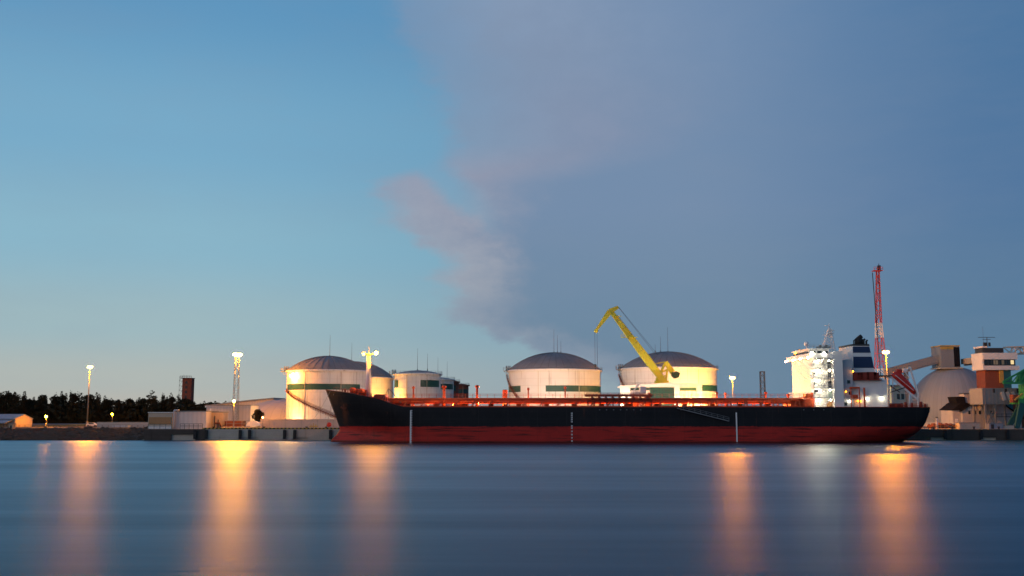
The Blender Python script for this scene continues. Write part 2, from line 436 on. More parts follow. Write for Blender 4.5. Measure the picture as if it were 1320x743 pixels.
# ------------------------------------------------------------------ setting
GZ = 3.6          # quay level
QY = 334.0        # face of the quay
QX = PX(187, QY)
b = MB(); b.add([(-3000, -400, 0), (3000, -400, 0), (3000, QY + 6, 0), (-3000, QY + 6, 0)], [(0, 1, 2, 3)])
b.build('water', 'water', kind='structure')
b = MB()
gy = [345, 420, 600, 1000, 2500, 7000]
b.add([(-5000, 345, GZ), (5000, 345, GZ), (5000, 8000, GZ), (-5000, 8000, GZ)], [(0, 1, 2, 3)])
b.build('ground', 'ground', kind='structure')
# quay
q_ = MB()
q_.box(QX, 420, QY + .4, 345, -3, GZ - .004)
q_.build('quay', 'concrete', kind='structure')
# quay face: concrete panels with recesses between, each bay reaching the water
def quay_bays(x0, x1, m, name):
    bb = MB(); x = x0
    while x < x1 - 1:
        L = min(16.4, x1 - x)
        bb.box(x, x + L - .12, QY - .1, QY + .4, .9, GZ - .02)
        bb.box(x + 1.0, x + L - 4.2, QY - .1, QY + .38, -1, .895)
        x += L
    bb.build(name, m, kind='structure')
quay_bays(PX(266, QY), PX(1150, QY), 'concrete', 'quay_face')
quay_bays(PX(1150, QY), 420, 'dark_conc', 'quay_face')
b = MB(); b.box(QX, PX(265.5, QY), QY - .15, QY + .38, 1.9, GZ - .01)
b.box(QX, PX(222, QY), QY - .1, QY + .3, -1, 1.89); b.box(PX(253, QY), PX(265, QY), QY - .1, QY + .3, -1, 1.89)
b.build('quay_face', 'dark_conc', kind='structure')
# river bank
b = MB()
nx = 60; rows = [(330.5, -1.0), (334.5, .6), (338, 2.1), (341.5, 3.1), (345.2, GZ + .01)]
xs = [-400 + (QX + 400) * i / nx for i in range(nx + 1)]
vs = [(x, y + R.uniform(-.3, .3), z + (R.uniform(-.15, .15) if 0 < j < 4 else 0)) for j, (y, z) in enumerate(rows) for x in xs]
fs = [(j * (nx + 1) + i, j * (nx + 1) + i + 1, (j + 1) * (nx + 1) + i + 1, (j + 1) * (nx + 1) + i) for j in range(4) for i in range(nx)]
b.add(vs, fs); b.build('bank', 'rock', kind='structure')
# riprap
def rock(b, c, r):
    n1, n2 = 6, 4; vs = []
    sx, sy, sz = R.uniform(.8, 1.4), R.uniform(.8, 1.3), R.uniform(.6, 1.0); ph = R.uniform(0, 6)
    for j in range(n2 + 1):
        for i in range(n1):
            t = PI * j / n2; a = 2 * PI * i / n1 + ph
            k = r * R.uniform(.75, 1.15)
            vs.append((c[0] + k * sx * sin(t) * cos(a), c[1] + k * sy * sin(t) * sin(a), c[2] + k * sz * cos(t)))
    fs = [(j * n1 + i, (j + 1) * n1 + i, (j + 1) * n1 + (i + 1) % n1, j * n1 + (i + 1) % n1) for j in range(n2) for i in range(n1)]
    b.add(vs, fs)
b = MB()
x_lo, x_hi = PX(20, QY), QX - .5
for i in range(2600):
    x = R.uniform(-215, x_hi); y = R.uniform(333, 343.5)
    t = (y - 330.5) / 14.7
    rock(b, (x, y, -1 + 4.5 * min(1, t * 1.08) + R.uniform(-.05, .15)), R.choice((R.uniform(.2, .5), R.uniform(.5, 1.25))))
b.build('riprap', 'rock', label='rubble of broken rocks lining the sloping bank beside the water', cat='rocks', kind='stuff')
# grass verge
b = MB(); b.box(PX(60, 420), PX(125, 420), 400, 470, GZ + .004, GZ + .25)
b.build('grass', 'grass', kind='stuff', label='strip of rough grass in front of the dark wood', cat='grass')

# ------------------------------------------------------------------ trees
def crown_mesh(name, lobes, n, leaf, seed, m):
    r = random.Random(seed); b = MB()
    tot = sum(l[3] ** 2 for l in lobes)
    for (lx, ly, lz, lr, lh) in lobes:
        k = int(n * lr * lr / tot)
        for i in range(k):
            t = r.uniform(-1, 1); a = r.uniform(0, 2 * PI); rr = r.uniform(.35, 1.0) ** .5 * r.uniform(.85, 1.12)
            h = math.sqrt(1 - t * t)
            c = Vector((lx + lr * rr * h * cos(a), ly + lr * rr * h * sin(a), lz + lh * rr * t))
            u = Vector((r.gauss(0, 1), r.gauss(0, 1), r.gauss(0, .7))).normalized()
            w = u.cross(Vector((r.gauss(0, 1), r.gauss(0, 1), r.gauss(0, 1)))).normalized()
            s = leaf * r.uniform(.5, 1.3)
            b.add([c - u * s - w * s * .5, c + u * s - w * s * .6, c + u * s * .7 + w * s * .6, c - u * s * .6 + w * s * .5], [(0, 1, 2, 3)])
    return b
def make_tree(loc, lobes, H, seed, label, cat, group=None, name='tree', n=900, leaf=.42, m='leaf', tr=.28):
    root = empty(name, loc, label, cat, group)
    cb = crown_mesh('crown', lobes, n, leaf, seed, m)
    cb.v = [(v[0] + loc[0], v[1] + loc[1], v[2] + loc[2]) for v in cb.v]
    cb.build('crown', m, root)
    r = random.Random(seed + 5); t = MB(); L = Vector(loc)
    top = L + Vector((r.uniform(-.3, .3), r.uniform(-.3, .3), H * .85))
    mid = L.lerp(top, .5) + Vector((r.uniform(-.2, .2), 0, 0))
    t.tube(L, mid, tr, tr * .7, 8); t.tube(mid, top, tr * .7, tr * .2, 8)
    for (lx, ly, lz, lr, lh) in lobes:
        bz = max(H * .25, lz - lr * .7)
        p = L.lerp(top, min(.95, bz / (H * .85)))
        t.tube(p, L + Vector((lx, ly, lz)), tr * .35, tr * .12, 5)
    t.build('trunk', 'bark', root)
    return root
WOODL, WOODG = 'dark bushy tree in the dense wood beyond the riprap shore', 'trees of the dark wood'
protos = []
for k in range(6):
    r = random.Random(100 + k); H = 15 + k * .4
    lobes = []
    if k % 2 == 0:      # conical, conifer like
        for j in range(7):
            z = 3 + (H - 3.3) * j / 6; rad = 2.9 * (1 - j / 7.5) + .25
            lobes.append((r.uniform(-.5, .5), r.uniform(-.5, .5), z, rad * r.uniform(.85, 1.15), 1.9))
    else:
        for j in range(9):
            a = r.uniform(0, 2 * PI); rr = r.uniform(.3, 2.1); z = r.uniform(3.5, H - 1.6)
            lobes.append((rr * cos(a), rr * sin(a), z, r.uniform(1.4, 2.5), r.uniform(1.2, 2.0)))
        lobes.append((0, 0, H - 1.3, 1.3, 1.3))
    protos.append((lobes, H))
proto_roots = []
tn = 0
for row, Y in enumerate((520, 545, 575)):
    x = PX(-25, Y); xe = PX(322, Y); step = 3.6 + .4 * row
    while x < xe:
        k = R.randrange(6); px = 660 + x / (Y * .99) * F
        # the skyline falls from the left to the right
        ytop = 506 if px < 30 else 508 + 3 * sin(px * .05) + max(0, px - 60) * .022
        zt = -.7 + PZ(ytop + (0, 1, 1)[row] + R.uniform(-1.6, 3.2), Y) - GZ
        if px > 240: zt = min(zt, PZ(519 + R.uniform(-1, 3), Y) - GZ)
        loc = (x + R.uniform(-.8, .8), Y + R.uniform(-7, 7), GZ)
        if tn < 6:
            k = tn
            o = make_tree(loc, protos[k][0], protos[k][1], 40 + k, WOODL, 'tree', WOODG, 'tree', 1800, .34)
            proto_roots.append(o)
        else:
            o = copy_tree(proto_roots[k]); o.location = loc
        s = zt / protos[k][1]
        o.scale = (R.uniform(.85, 1.15) * max(.8, s), R.uniform(.85, 1.1), s)
        o.rotation_euler.z = 0 if o in proto_roots else R.uniform(0, 6.28)
        tn += 1; x += step * R.uniform(.8, 1.2)
# undergrowth closing the foot of the wood
b = MB()
for i in range(15000):
    Y = R.uniform(508, 560); x = R.uniform(PX(-30, Y), PX(325, Y))
    c = Vector((x, Y, GZ + min(9.5, abs(R.gauss(0, 4.2))))); s = R.uniform(.4, .9)
    u = Vector((R.gauss(0, 1), R.gauss(0, 1), R.gauss(0, 1))).normalized(); w = u.cross(Vector((R.gauss(0, 1), R.gauss(0, 1), R.gauss(0, 1)))).normalized()
    b.add([c - u * s - w * s, c + u * s - w * s * .6, c + u * s * .8 + w * s, c - u * s + w * s * .6], [(0, 1, 2, 3)])
b.build('undergrowth', 'leaf2', kind='stuff', label='dark undergrowth closing the foot of the wood', cat='undergrowth')
# two trees that stand out
p = P(196, 503, 505); H = p.z - GZ
make_tree((p.x, 505, GZ), [(0, 0, H - 1.2, 1.1, 1.2), (-1.2, 0, H - 3.2, 1.3, .9), (1.3, .3, H - 3.6, 1.4, 1.0), (-.4, 0, H - 5.2, 1.7, 1.2), (1.8, 0, H - 5.4, 1.0, .7), (-1.6, 0, H - 7.5, 1.8, 1.5), (1.2, 0, H - 8, 2.0, 1.6), (0, 0, H - 11, 2.2, 2)],
          H, 91, 'tall ragged pine whose loose top rises above the wood skyline', 'tree', n=700, leaf=.36)
p = P(8, 504, 505); H = p.z - GZ
make_tree((p.x, 505, GZ), [(0, 0, H - 2, 3.0, 2), (-4, 0, H - 3, 3.2, 2.4), (4, 0, H - 3, 3.0, 2.0), (8, 0, H - 4.5, 2.4, 1.8), (0, 0, H - 6, 4, 3), (5, 0, H - 8, 4, 3), (-3, 0, H - 10, 4, 3)],
          H, 92, 'broad spreading dark tree above the blue roofed shed', 'tree', n=1800, leaf=.42, m='leaf2')
p = P(333, 527, 352); H = p.z - GZ
make_tree((p.x, 352, GZ), [(0, 0, H - 1.7, 1.5, 1.4), (-1.0, 0, H - 2.6, 1.2, 1.1), (1.1, 0, H - 2.2, 1.1, 1.1), (.2, 0, H - 3.6, 1.4, 1.0), (-.5, .3, H - 1.2, 1.0, 1.0)],
          H, 93, 'small round leafed tree behind the quay with an orange lamp beside it', 'tree', n=1700, leaf=.2, m='leaf2', tr=.18)

# ------------------------------------------------------------------ lamps
def lens_area(r): return 4 * PI * r * r
def lamp_mast(name, label, cat, px, py, Y, n, ring, r, power, col, pole_r=.22, group=None, lattice=False, base=GZ, up=False):
    t = P(px, py, Y)
    root = empty(name, (t.x, Y, base), label, cat, group)
    if lattice:
        MB().lattice((t.x, Y, base), (t.x, Y, t.z), 2.0, 1.3, 14, .14, .08).build('lattice_pole', 'steel', root)
    else:
        MB().tube((t.x, Y, base), (t.x, Y, t.z + (-1.3 * r if up else .2)), pole_r, pole_r * .55, 10).tube((t.x, Y, base), (t.x, Y, base + 1.6), pole_r * 1.5, pole_r * 1.5, 10).build('pole', 'steel', root)
    em = emit(name + '_glow_' + str(int(px)), col, power / n / PI / lens_area(r))
    if n > 1:
        fr = MB()
        fr.tube((t.x - ring, Y, t.z), (t.x + ring, Y, t.z), .07); fr.tube((t.x, Y - ring * .7, t.z), (t.x, Y + ring * .7, t.z), .07)
        fr.build('head_frame', 'steel', root)
    for i in range(n):
        a = 2 * PI * i / n + .3
        c = Vector((t.x + (ring * cos(a) if n > 1 else 0), Y + (ring * .7 * sin(a) if n > 1 else 0) - (0 if n > 1 else .35), t.z - .1))
        dz = -2.35 * r if up else 0
        h = MB().box(c.x - r * 1.1, c.x + r * 1.1, c.y - r * .9, c.y + r * .9, c.z + r * 1.02 + dz, c.z + r * 1.35 + dz)
        h.tube((c.x, c.y, c.z + r * 1.2 + dz), (t.x, Y, t.z + r + dz), .05, n=4)
        h = h.build('floodlight', 'steel', root)
        MB().ball(c, r, 6, 4).build('lens', em, h)
    return root
lamp_mast('high_mast_light', 'tall slim lamp mast standing alone before the dark wood above the rocks', 'lamp mast', 116, 473, 425, 4, .7, .36, 72000, SODIUM, .28)
lamp_mast('street_lamp', 'low orange lamp beside the lit yellow gable shed', 'lamp', 60, 537, 383, 1, 0, .45, 8000, SODIUM, .12)
lamp_mast('street_lamp', 'low orange lamp behind the long low wall under the wood', 'lamp', 145, 534, 440, 1, 0, .45, 2500, SODIUM, .12)
lamp_mast('floodlight_mast', 'tall lattice floodlight mast left of the big tank, brightest on the left shore', 'lamp mast', 306, 457, 383, 6, 1.2, .42, 175000, WARM, lattice=True)
lamp_mast('lamp_post', 'short lamp post with a bright head in front of the lattice floodlight mast', 'lamp', 302, 517, 339.3, 1, 0, .4, 8000, WARM, .12)
lamp_mast('lamp_post', 'small orange lamp beside the small round tree', 'lamp', 339, 538, 347, 1, 0, .22, 160, (1, .35, .1), .08)
lamp_mast('quay_light_mast', 'lamp mast behind the ship between the rightmost tank and the superstructure', 'lamp mast', 944, 487, 342, 3, .55, .34, 36000, SODIUM, .2)
lamp_mast('stern_light_mast', 'bright lamp mast behind the blue striped funnel', 'lamp mast', 1142, 454, 346, 4, .8, .4, 92000, SODIUM, .25)
# one inferred lamp behind the forecastle, then added unseen lamps that light the tanks
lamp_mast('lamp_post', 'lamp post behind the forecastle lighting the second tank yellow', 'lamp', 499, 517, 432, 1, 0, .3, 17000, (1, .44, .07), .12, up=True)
for px in (600, 655, 705, 760, 815, 900):  # added lamps below the deck line, out of view, warming the tank fronts
    lamp_mast('lamp_post', 'added low warm lamp post, unseen on the quay behind the tanker hull', 'lamp', px, 530, 347, 1, 0, .35, 26000, (1, .72, .50), .1, 'added quay lamps behind the hull')
lamp_mast('lamp_post', 'added unseen lamp post behind the tanker that turns the right side of the crane side tank yellow', 'lamp', 921, 528, 374, 1, 0, .35, 85000, (1, .50, .12), .1, up=True)  # added lamp out of view, for the yellow on the tank's right side
lamp_mast('lamp_post', 'added low floodlight, unseen behind the bund wall, shining up the left side of the largest tank', 'lamp', 366, 545, 388, 1, 0, .3, 9000, (1, .55, .2), .1, up=True)  # added lamp out of view, brightens the tank's left side

# ------------------------------------------------------------------ tanks
def tank(label, px, Y, r, py_top, py_dome, band=(19, 27), arcs=None, flat=False, shell='tank', roof='tank_roof', rod=None, stair=None, face_py=None, cat='storage tank'):
    cx = PX(px, Y); zt = PZ(py_top, Y - r * .95)
    root = empty('storage_tank', (cx, Y, GZ), label, cat)
    n = 96
    MB().lathe(cx, Y, [(r, GZ), (r, zt)], n).build('shell', shell, root)
    zd = PZ(py_dome, Y)
    rb = MB()
    if flat: prof = [(r + .3, zt + .1), (r * .6, zt + (zd - zt) * .6 + .1), (.02, zd + .1)]
    else:
        h = zd - zt - .3; Rr = (r * r + h * h) / (2 * h); prof = []
        for i in range(15):
            t = r * (1 - i / 14); prof.append((max(.02, t), zd - Rr + math.sqrt(Rr * Rr - t * t)))
    rb.lathe(cx, Y, prof, n)
    if not flat:
        for k in range(32):
            a = 2 * PI * k / 32; ring = [Vector((cx + q_r * cos(a), Y + q_r * sin(a), q_z + .06)) for q_r, q_z in prof[::2]]
            for p0, p1 in zip(ring, ring[1:]): rb.bar(p0, p1, .26)
    rb.build('roof', roof, root)
    # wind girder and rim walkway
    MB().lathe(cx, Y, [(r + .01, zt - .55), (r + .7, zt - .5), (r + .7, zt + .05), (r + .3, zt + .25), (r - .3, zt + .22)], n).build('rim_walkway', shell, root)
    rl = MB(); k = int(2 * PI * r / 2.2); pts = []
    for i in range(k + 1):
        a = 2 * PI * i / k; pts.append((cx + (r + .6) * cos(a), Y + (r + .6) * sin(a), zt + .05))
    rl.rail(pts, 1.1, 9, .03).build('railing', 'steel', root)
    if band:
        z0, z1 = PZ(band[1], Y - r), PZ(band[0], Y - r)
        for (a0, a1) in (arcs or [(-180, 0)]):
            bm = MB(); A0, A1 = math.radians(a0), math.radians(a1)
            bm.lathe(cx, Y, [(r + .05, z0), (r + .05, z1)], max(6, int((a1 - a0) / 4)), A0, A1).build('green_band', 'green_band', root)
        tr = MB(); 
        for zz in (z0 - .45, z1 + .1):
            tr.lathe(cx, Y, [(r + .02, zz), (r + .12, zz), (r + .12, zz + .3), (r + .02, zz + .3)], n)
        tr.build('stiffener_ring', shell, root)
    if rod:
        for (rx, py0) in rod:
            x = PX(rx, Y); zz = PZ(py0, Y)
            MB().tube((x, Y, zd - 1.5), (x, Y, zz), .10, .04, 6).tube((x, Y, zd - .6), (x, Y, zd + .5), .22, .18, 6).build('lightning_rod', 'dark', root)
    if stair:
        st = MB(); a0, a1, z0, z1 = stair; k = int(abs(a1 - a0) / 1.1); prev = None; rr = []
        for i in range(k + 1):
            t = i / k; a = math.radians(a0 + (a1 - a0) * t); z = z0 + (z1 - z0) * t
            c = Vector((cx + (r + .7) * cos(a), Y + (r + .7) * sin(a), z))
            st.box(c.x - .35, c.x + .35, c.y - .35, c.y + .35, z - .14, z); rr.append(c + Vector((0, -.3, 0)))
        st.rail(rr, 1.1, 5, .035)
        for c in rr[::3]: st.bar(c + Vector((0, .3, -.2)), (cx + r * (c.x - cx) / (r + .7), Y + r * (c.y + .3 - Y) / (r + .7), c.z - 1.0), .1)
        st.build('spiral_stair', 'rust', root)
    # valve platform on the left shoulder and a few vertical pipes
    a = math.radians(188); c = Vector((cx + (r + 1.0) * cos(a), Y + (r + 1) * sin(a), zt))
    pf = MB().box(c.x - 1.1, c.x + 1.6, c.y - 2, c.y + 1.2, zt - .25, zt - .05)
    pf.rail([(c.x - 1.1, c.y - 2, zt), (c.x + 1.6, c.y - 2, zt)], 1.2, .9, .04).rail([(c.x - 1.1, c.y - 2, zt), (c.x - 1.1, c.y + 1.2, zt)], 1.2, .9, .04)
    for i in range(3): pf.tube((c.x + i * .7, c.y, zt), (c.x + i * .7, c.y, zt + 1.9), .22, .22, 8)
    pf.bar((c.x - .9, c.y, zt - .2), (c.x + 1.2, c.y, zt - 2.2), .15)
    pf.build('top_platform', 'steel' if shell == 'tank' else shell, root)
    for dg in (-62, -112):
        a = math.radians(dg); x, y = cx + (r + .18) * cos(a), Y + (r + .18) * sin(a)
        MB().tube((x, y, GZ), (x, y, zt - .6), .11, .11, 6).build('down_pipe', 'cream', root)
    return root, cx, zt
tA, axc, azt = tank('largest white tank left of the bow, floodlit on its left edge, with spiral stair', 422, 404, 16.1, 477, 459.5, (495, 502.5), [(-156, -30)], rod=[(423.5, 432)], stair=(-152, -50, 17.5, 5.2))
fl = bpy.data.objects.new('added_rim_floodlight', None); COL.objects.link(fl); fl.parent = tA  # added floodlight that makes the bright spot on the tank's left shoulder
a_ = math.radians(-133); c = Vector((axc + 18.0 * cos(a_), 404 + 18.0 * sin(a_), azt - 2.2))
h = MB().box(c.x - .35, c.x + .35, c.y - .35, c.y + .35, c.z + .3, c.z + .5).bar(c + Vector((0, 0, .4)), (axc + 16 * cos(a_), 404 + 16 * sin(a_), c.z + .4), .12).build('housing', 'steel', fl)
MB().ball(c, .26, 6, 4).build('lens', emit('added_rim_floodlight_glow', (1, .47, .12), 8000 / PI / lens_area(.26)), fl)
tank('white tank lit yellow behind the foremast, mostly hidden by the largest tank', 455, 452, 17.6, 486, 466.5, (500, 506), [(-150, -60)], rod=[(452, 442)])
tank('small flat roofed white tank with two separate green patches', 538, 440, 10.0, 481.5, 477.5, (490, 499), [(-168, -140), (-78, -18)], True, rod=[(537.5, 449), (550.5, 456)])
tank('low grey white tank peeping out right of the small flat roofed tank', 561, 480, 8.6, 489, 486, (495, 502), [(-90, -12)], True, rod=[(564, 461)])
tank('middle one of three receding small tanks, dull brick red with green stripe', 576, 530, 6.2, 492, 489, (497, 504), [(-140, -40)], True, 'rust', 'rust', rod=[(576, 466)])
tank('last and lowest of the small brick red tanks, nearest the open sky', 591, 570, 5.6, 496.5, 494.5, (502, 507), [(-150, -20)], True, 'rust', 'rust')
tank('dome roofed tank amidships alone against the sky, green stripe broken at its left', 715, 400, 18.2, 476, 455, (497, 505), [(-172, -138), (-103, -10)], rod=[(714.5, 425), (719, 432), (723.5, 440)], stair=(-178, -120, 24, 9))
tank('dome roofed tank behind the yellow crane, lit yellow on its right side', 862, 402, 19.0, 473.5, 454, (496, 504), [(-172, -10)], rod=[(862.5, 422), (853, 434), (846, 444)], stair=(-178, -120, 24, 9))
# slim lightning mast right of the midship tank
p = P(769.5, 416, 430)
MB().tube((p.x, 430, GZ), (p.x, 430, p.z), .16, .04, 6).tube((p.x, 430, GZ), (p.x, 430, GZ + 1), .4, .4, 8).build('lightning_mast', 'dark', origin=(p.x, 430, GZ), label='needle thin lightning mast right of the midship dome tank', cat='lightning mast')
b = MB(); p = P(982.5, 480, 420); b.lattice((p.x, 420, GZ), (p.x, 420, p.z), 1.9, 1.7, 16, .2, .12).box(p.x - 1, p.x + 1, 419, 421, p.z, p.z + .3)
b.build('lattice_tower', 'dark', origin=(p.x, 420, GZ), label='dark square lattice tower behind the deck, left of the superstructure', cat='tower')

# ------------------------------------------------------------------ left shore buildings
def bx(px0, px1, py0, py1, Y, depth):
    a = P(px0, py0, Y); c = P(px1, py1, Y); return a.x, c.x, Y, Y + depth, c.z, a.z
# long shed: ridge along the shore, gable end turned to the ship
Y = 378; x1 = PX(20.3, Y); x0 = PX(-60, Y); dp = 13.5; ze, zm = PZ(540, 386), PZ(535, 386)
root = empty('gable_shed', (x1 - 12, Y, GZ), 'long shed with bright yellow lit gable end and pale blue grey roof', 'shed')
gw_ = MB().prism([(Y, GZ), (Y + dp, GZ), (Y + dp, ze), (Y + dp / 2, zm), (Y, ze)], 'x', x0, x1).build('wall', 'cream', root)
b = MB(); b.prism([(Y - .5, ze - .2), (Y + dp / 2, zm + .05), (Y + dp / 2, zm + .3), (Y - .5, ze + .08)], 'x', x0, x1 + .1); b.prism([(Y + dp / 2, zm + .05), (Y + dp + .5, ze - .2), (Y + dp + .5, ze + .08), (Y + dp / 2, zm + .3)], 'x', x0, x1 + .1)
b.build('roof', 'blue_roof', root)
MB().prism([(Y - 5.5, PZ(546, 373)), (Y - .02, ze - .5), (Y - .02, ze - .25), (Y - 5.5, PZ(546, 373) + .25)], 'x', x0, x1 - 1).build('lean_to_roof', 'blue_roof', root)
for k in range(6): MB().box(x1 - 1.5 - k * 4.5, x1 - 1.2 - k * 4.5, Y - 5.3, Y - 5.0, GZ, PZ(546, 373) - .01).build('post', 'dark', root)
x0, x1, y0, y1, z0, z1 = bx(11.5, 16, 547, 556, 343, 2)
root = empty('guard_booth', ((x0 + x1) / 2, y0, GZ - .6), 'little yellow lit booth on the rocks near the shed', 'booth')
MB().box(x0, x1, y0, y1, GZ - 1.2, z1).build('wall', 'cream', root); MB().box(x0 - .2, x1 + .2, y0 - .3, y1 + .2, z1 + .003, z1 + .2).build('roof', 'steel', root)
MB().box(x0 + .4, x1 - .3, y0 - .02, y0 + .02, z1 - 1.3, z1 - .4).build('window', 'glass', root)
# long low wall
x0, x1, y0, y1, z0, z1 = bx(125, 191, 545, 552, 372, .5)
root = empty('boundary_wall', ((x0 + x1) / 2, y0, GZ), 'long low pinkish concrete wall between the wood and the rocks', 'wall')
MB().box(x0, x1, y0, y1, GZ, z1).build('panels', 'pink_conc', root); MB().box(x0 - .1, x1, y0 - .1, y1 + .1, z1 + .002, z1 + .2).build('coping', 'concrete', root)
# white bus shelter like canopy
x0, x1, y0, y1, z0, z1 = bx(145, 165, 549, 551, 352, 2.2)
root = empty('canopy', ((x0 + x1) / 2, y0, GZ), 'small white flat canopy in front of the long low wall', 'canopy')
MB().box(x0, x1, y0, y1, z1 - .35, z1).build('roof', 'white', root)
for x in (x0 + .3, x1 - .3): MB().tube((x, y0 + 1, GZ), (x, y0 + 1, z1 - .36), .08).build('post', 'steel', root)
# parked car
c = P(119, 551, 395); cx = c.x
root = empty('parked_car', (cx, 395, GZ + .01), 'small white car parked at the end of the long low wall', 'car')
bd = MB(); prof = [(-2.1, .3), (2.1, .3), (2.15, .75), (1.3, .9), (.75, 1.42), (-1.1, 1.45), (-1.9, .95), (-2.15, .85)]
bd.prism([(cx + a, GZ + h) for a, h in prof], 'y', 394.1, 395.9).build('body', 'white_clean', root)
MB().prism([(cx + a, GZ + h) for a, h in [(-1.5, .95), (1.1, .95), (.68, 1.36), (-1.0, 1.38)]], 'y', 394.06, 394.12).build('window', 'glass', root)
for dx in (-1.3, 1.35):
    for yy in (394.15, 395.85): MB().tube((cx + dx, yy - .12, GZ + .33), (cx + dx, yy + .12, GZ + .33), .33, .33, 14).build('wheel', 'black', root)
# railing along the bank
b = MB()
b.rail([(PX(17, 344), 344.6, GZ - .3), (QX, 344.6, GZ - .3)], 1.5, 2.0, .05, (1.0, .6, .25))
b.build('railing', 'rust', origin=(PX(17, 344), 344.6, GZ), label='long thin railing along the top of the rocky bank', cat='railing')

# beige and white block
def block(name, label, cat, px0, px1, py0, Y, depth, m, roofm='steel', base=GZ):
    x0, x1 = PX(px0, Y), PX(px1, Y); zt = PZ(py0, Y)
    root = empty(name, ((x0 + x1) / 2, Y, base), label, cat)
    MB().box(x0, x1, Y, Y + depth, base, zt).build('wall', m, root)
    MB().box(x0 - .15, x1 + .15, Y - .15, Y + depth + .15, zt + .003, zt + .28).build('roof', roofm, root)
    return root, x0, x1, zt
root, x0, x1, zt = block('quay_building', 'beige quay building with a white lower storey at the left end of the quay', 'building', 191.5, 222.5, 532.5, 341, 14, 'cream', 'white')
MB().box(x0 + .05, x1 - .05, 340.9, 340.98, GZ, PZ(549, 341)).build('base_course', 'white', root)
MB().box(x0 + .3, x1 - .3, 340.85, 340.97, PZ(547, 341), PZ(538, 341)).build('shutter', 'ochre', root)
MB().tube((x1 + .5, 341, GZ), (x1 + .5, 341, PZ(529, 341)), .25, .25, 8).tube((x1 + .5, 341, PZ(529, 341)), (x1 + 2.2, 341, PZ(529, 341)), .25, .25, 8).build('vent_pipe', 'grey_white', root)
root, x0, x1, zt = block('warehouse', 'plain off white windowless warehouse with slightly ragged roof line', 'warehouse', 225.5, 266, 531, 342, 14, 'corr_white', 'steel')
root, x0, x1, zt = block('pump_house', 'orange lit pump house with pipes on its front wall', 'building', 264.8, 287, 532, 348, 7, 'cream', 'steel')
for k, (dx, r) in enumerate(((1.9, .22), (3.4, .14), (4.6, .14))):
    MB().path([(x0 + dx, 347.6, GZ), (x0 + dx, 347.6, zt + (1.4 if k == 0 else -1.2 * k)), ], r, 8).build('pipe', 'white' if k == 0 else 'dark', root)
MB().path([(x0 + 3.4, 347.5, GZ + 1.8), (x0 + 5.2, 347.5, GZ + 1.8), (x0 + 5.5, 347.5, GZ + .8), (x0 + 5.8, 347.5, GZ + .8)], .2, 8).build('pipe', 'rust', root)
for k in range(3): MB().box(x0 + .5, x0 + 1.2, 347.93, 347.99, GZ + 1.2 + k * 1.3, GZ + 1.9 + k * 1.3).build('window', 'glass', root)
# corrugated long shed behind
root, x0, x1, zt = block('storage_shed', 'grey corrugated shed with vertical panels behind the lattice floodlight mast', 'shed', 266, 323, 523, 385, 12, 'corr', 'steel')
# warehouse with sloping roof beyond
Y = 450; x0, x1 = PX(266, Y), PX(352, Y)
root = empty('sloped_roof_hall', ((x0 + x1) / 2, Y, GZ), 'big hall with a pale blue grey sloping roof behind the grey shed', 'hall')
zl, zr = PZ(524, Y), PZ(514, Y)
MB().prism([(x0, GZ), (x1, GZ), (x1, zr), (PX(320, Y), PZ(517, Y)), (x0, zl)], 'y', Y, Y + 30).build('wall', 'corr', root)
b = MB(); pts = [(x0 - .5, zl), (PX(320, Y), PZ(517, Y)), (x1 + .3, zr)]
for (a, c) in zip(pts, pts[1:]): b.prism([(a[0], a[1] + .02), (c[0], c[1] + .02), (c[0], c[1] + .4), (a[0], a[1] + .4)], 'y', Y - .8, Y + 30)
b.build('roof', 'blue_roof', root)
# shallow membrane dome
Y = 442; cx = PX(378, Y); zt = PZ(514.5, Y); rr = 25; pr = []
for i in range(17):
    t = i / 16; pr.append((max(.02, rr * cos(t * PI / 2)), GZ + (zt - GZ) * sin(t * PI / 2) ** .9))
root = empty('low_dome', (cx, Y, GZ), 'low pale dome shed left of the largest tank, behind the small tree', 'dome shed')
MB().lathe(cx, Y, pr, 64).build('shell', ribmat('pale_membrane', (.36, .33, .35), 36, (.24, .22, .23), .6, .08), root)
MB().lathe(cx, Y, [(rr + .3, GZ), (rr + .3, GZ + 1.2), (rr - .4, GZ + 1.25)], 64).build('ring_beam', 'concrete', root)
MB().lathe(cx, Y, [(2.2, zt - .25), (2.2, zt + .35), (.02, zt + .5)], 24).build('cap', 'steel', root)
# brick red stair tower on the skyline
Y = 560; x0, x1 = PX(233.5, Y), PX(245.5, Y); zt = PZ(488, Y)
root = empty('brick_tower', ((x0 + x1) / 2, Y, GZ), 'rusty red square tower with side platforms rising above the wood', 'tower')
MB().box(x0, x1, Y, Y + 5, GZ, zt).build('shaft', 'rust', root)
b = MB()
for k in range(6): b.box(x0 + 1.6, x0 + 2.9, Y - .05, Y + .02, zt - 3 - k * 2.6, zt - 1.6 - k * 2.6)
b.build('window', 'dark', root)
b = MB(); b.box(x0 - 1.0, x1 + .2, Y - .6, Y + 5.4, zt + .01, zt + .3); b.rail([(x0 - 1, Y - .5, zt + .3), (x1, Y - .5, zt + .3)], 1.1, 1.2, .06)
for k in range(5):
    z = zt - 1.5 - k * 2.7; b.box(x0 - 1.6, x0 - .02, Y, Y + 2, z, z + .15); b.bar((x0 - 1.6, Y, z), (x0 - 1.6, Y, z + 2.7), .12); b.bar((x0 - 1.6, Y, z), (x0 - .1, Y, z + 2.7), .1)
b.build('side_platforms', 'dark', root)
MB().tube((x0 + .4, Y + 1, zt + .3), (x0 + .4, Y + 1, zt + 2.2), .06).tube((x0 + 2, Y + 1, zt + .3), (x0 + 2, Y + 1, zt + 1.6), .06).build('antenna', 'dark', root)

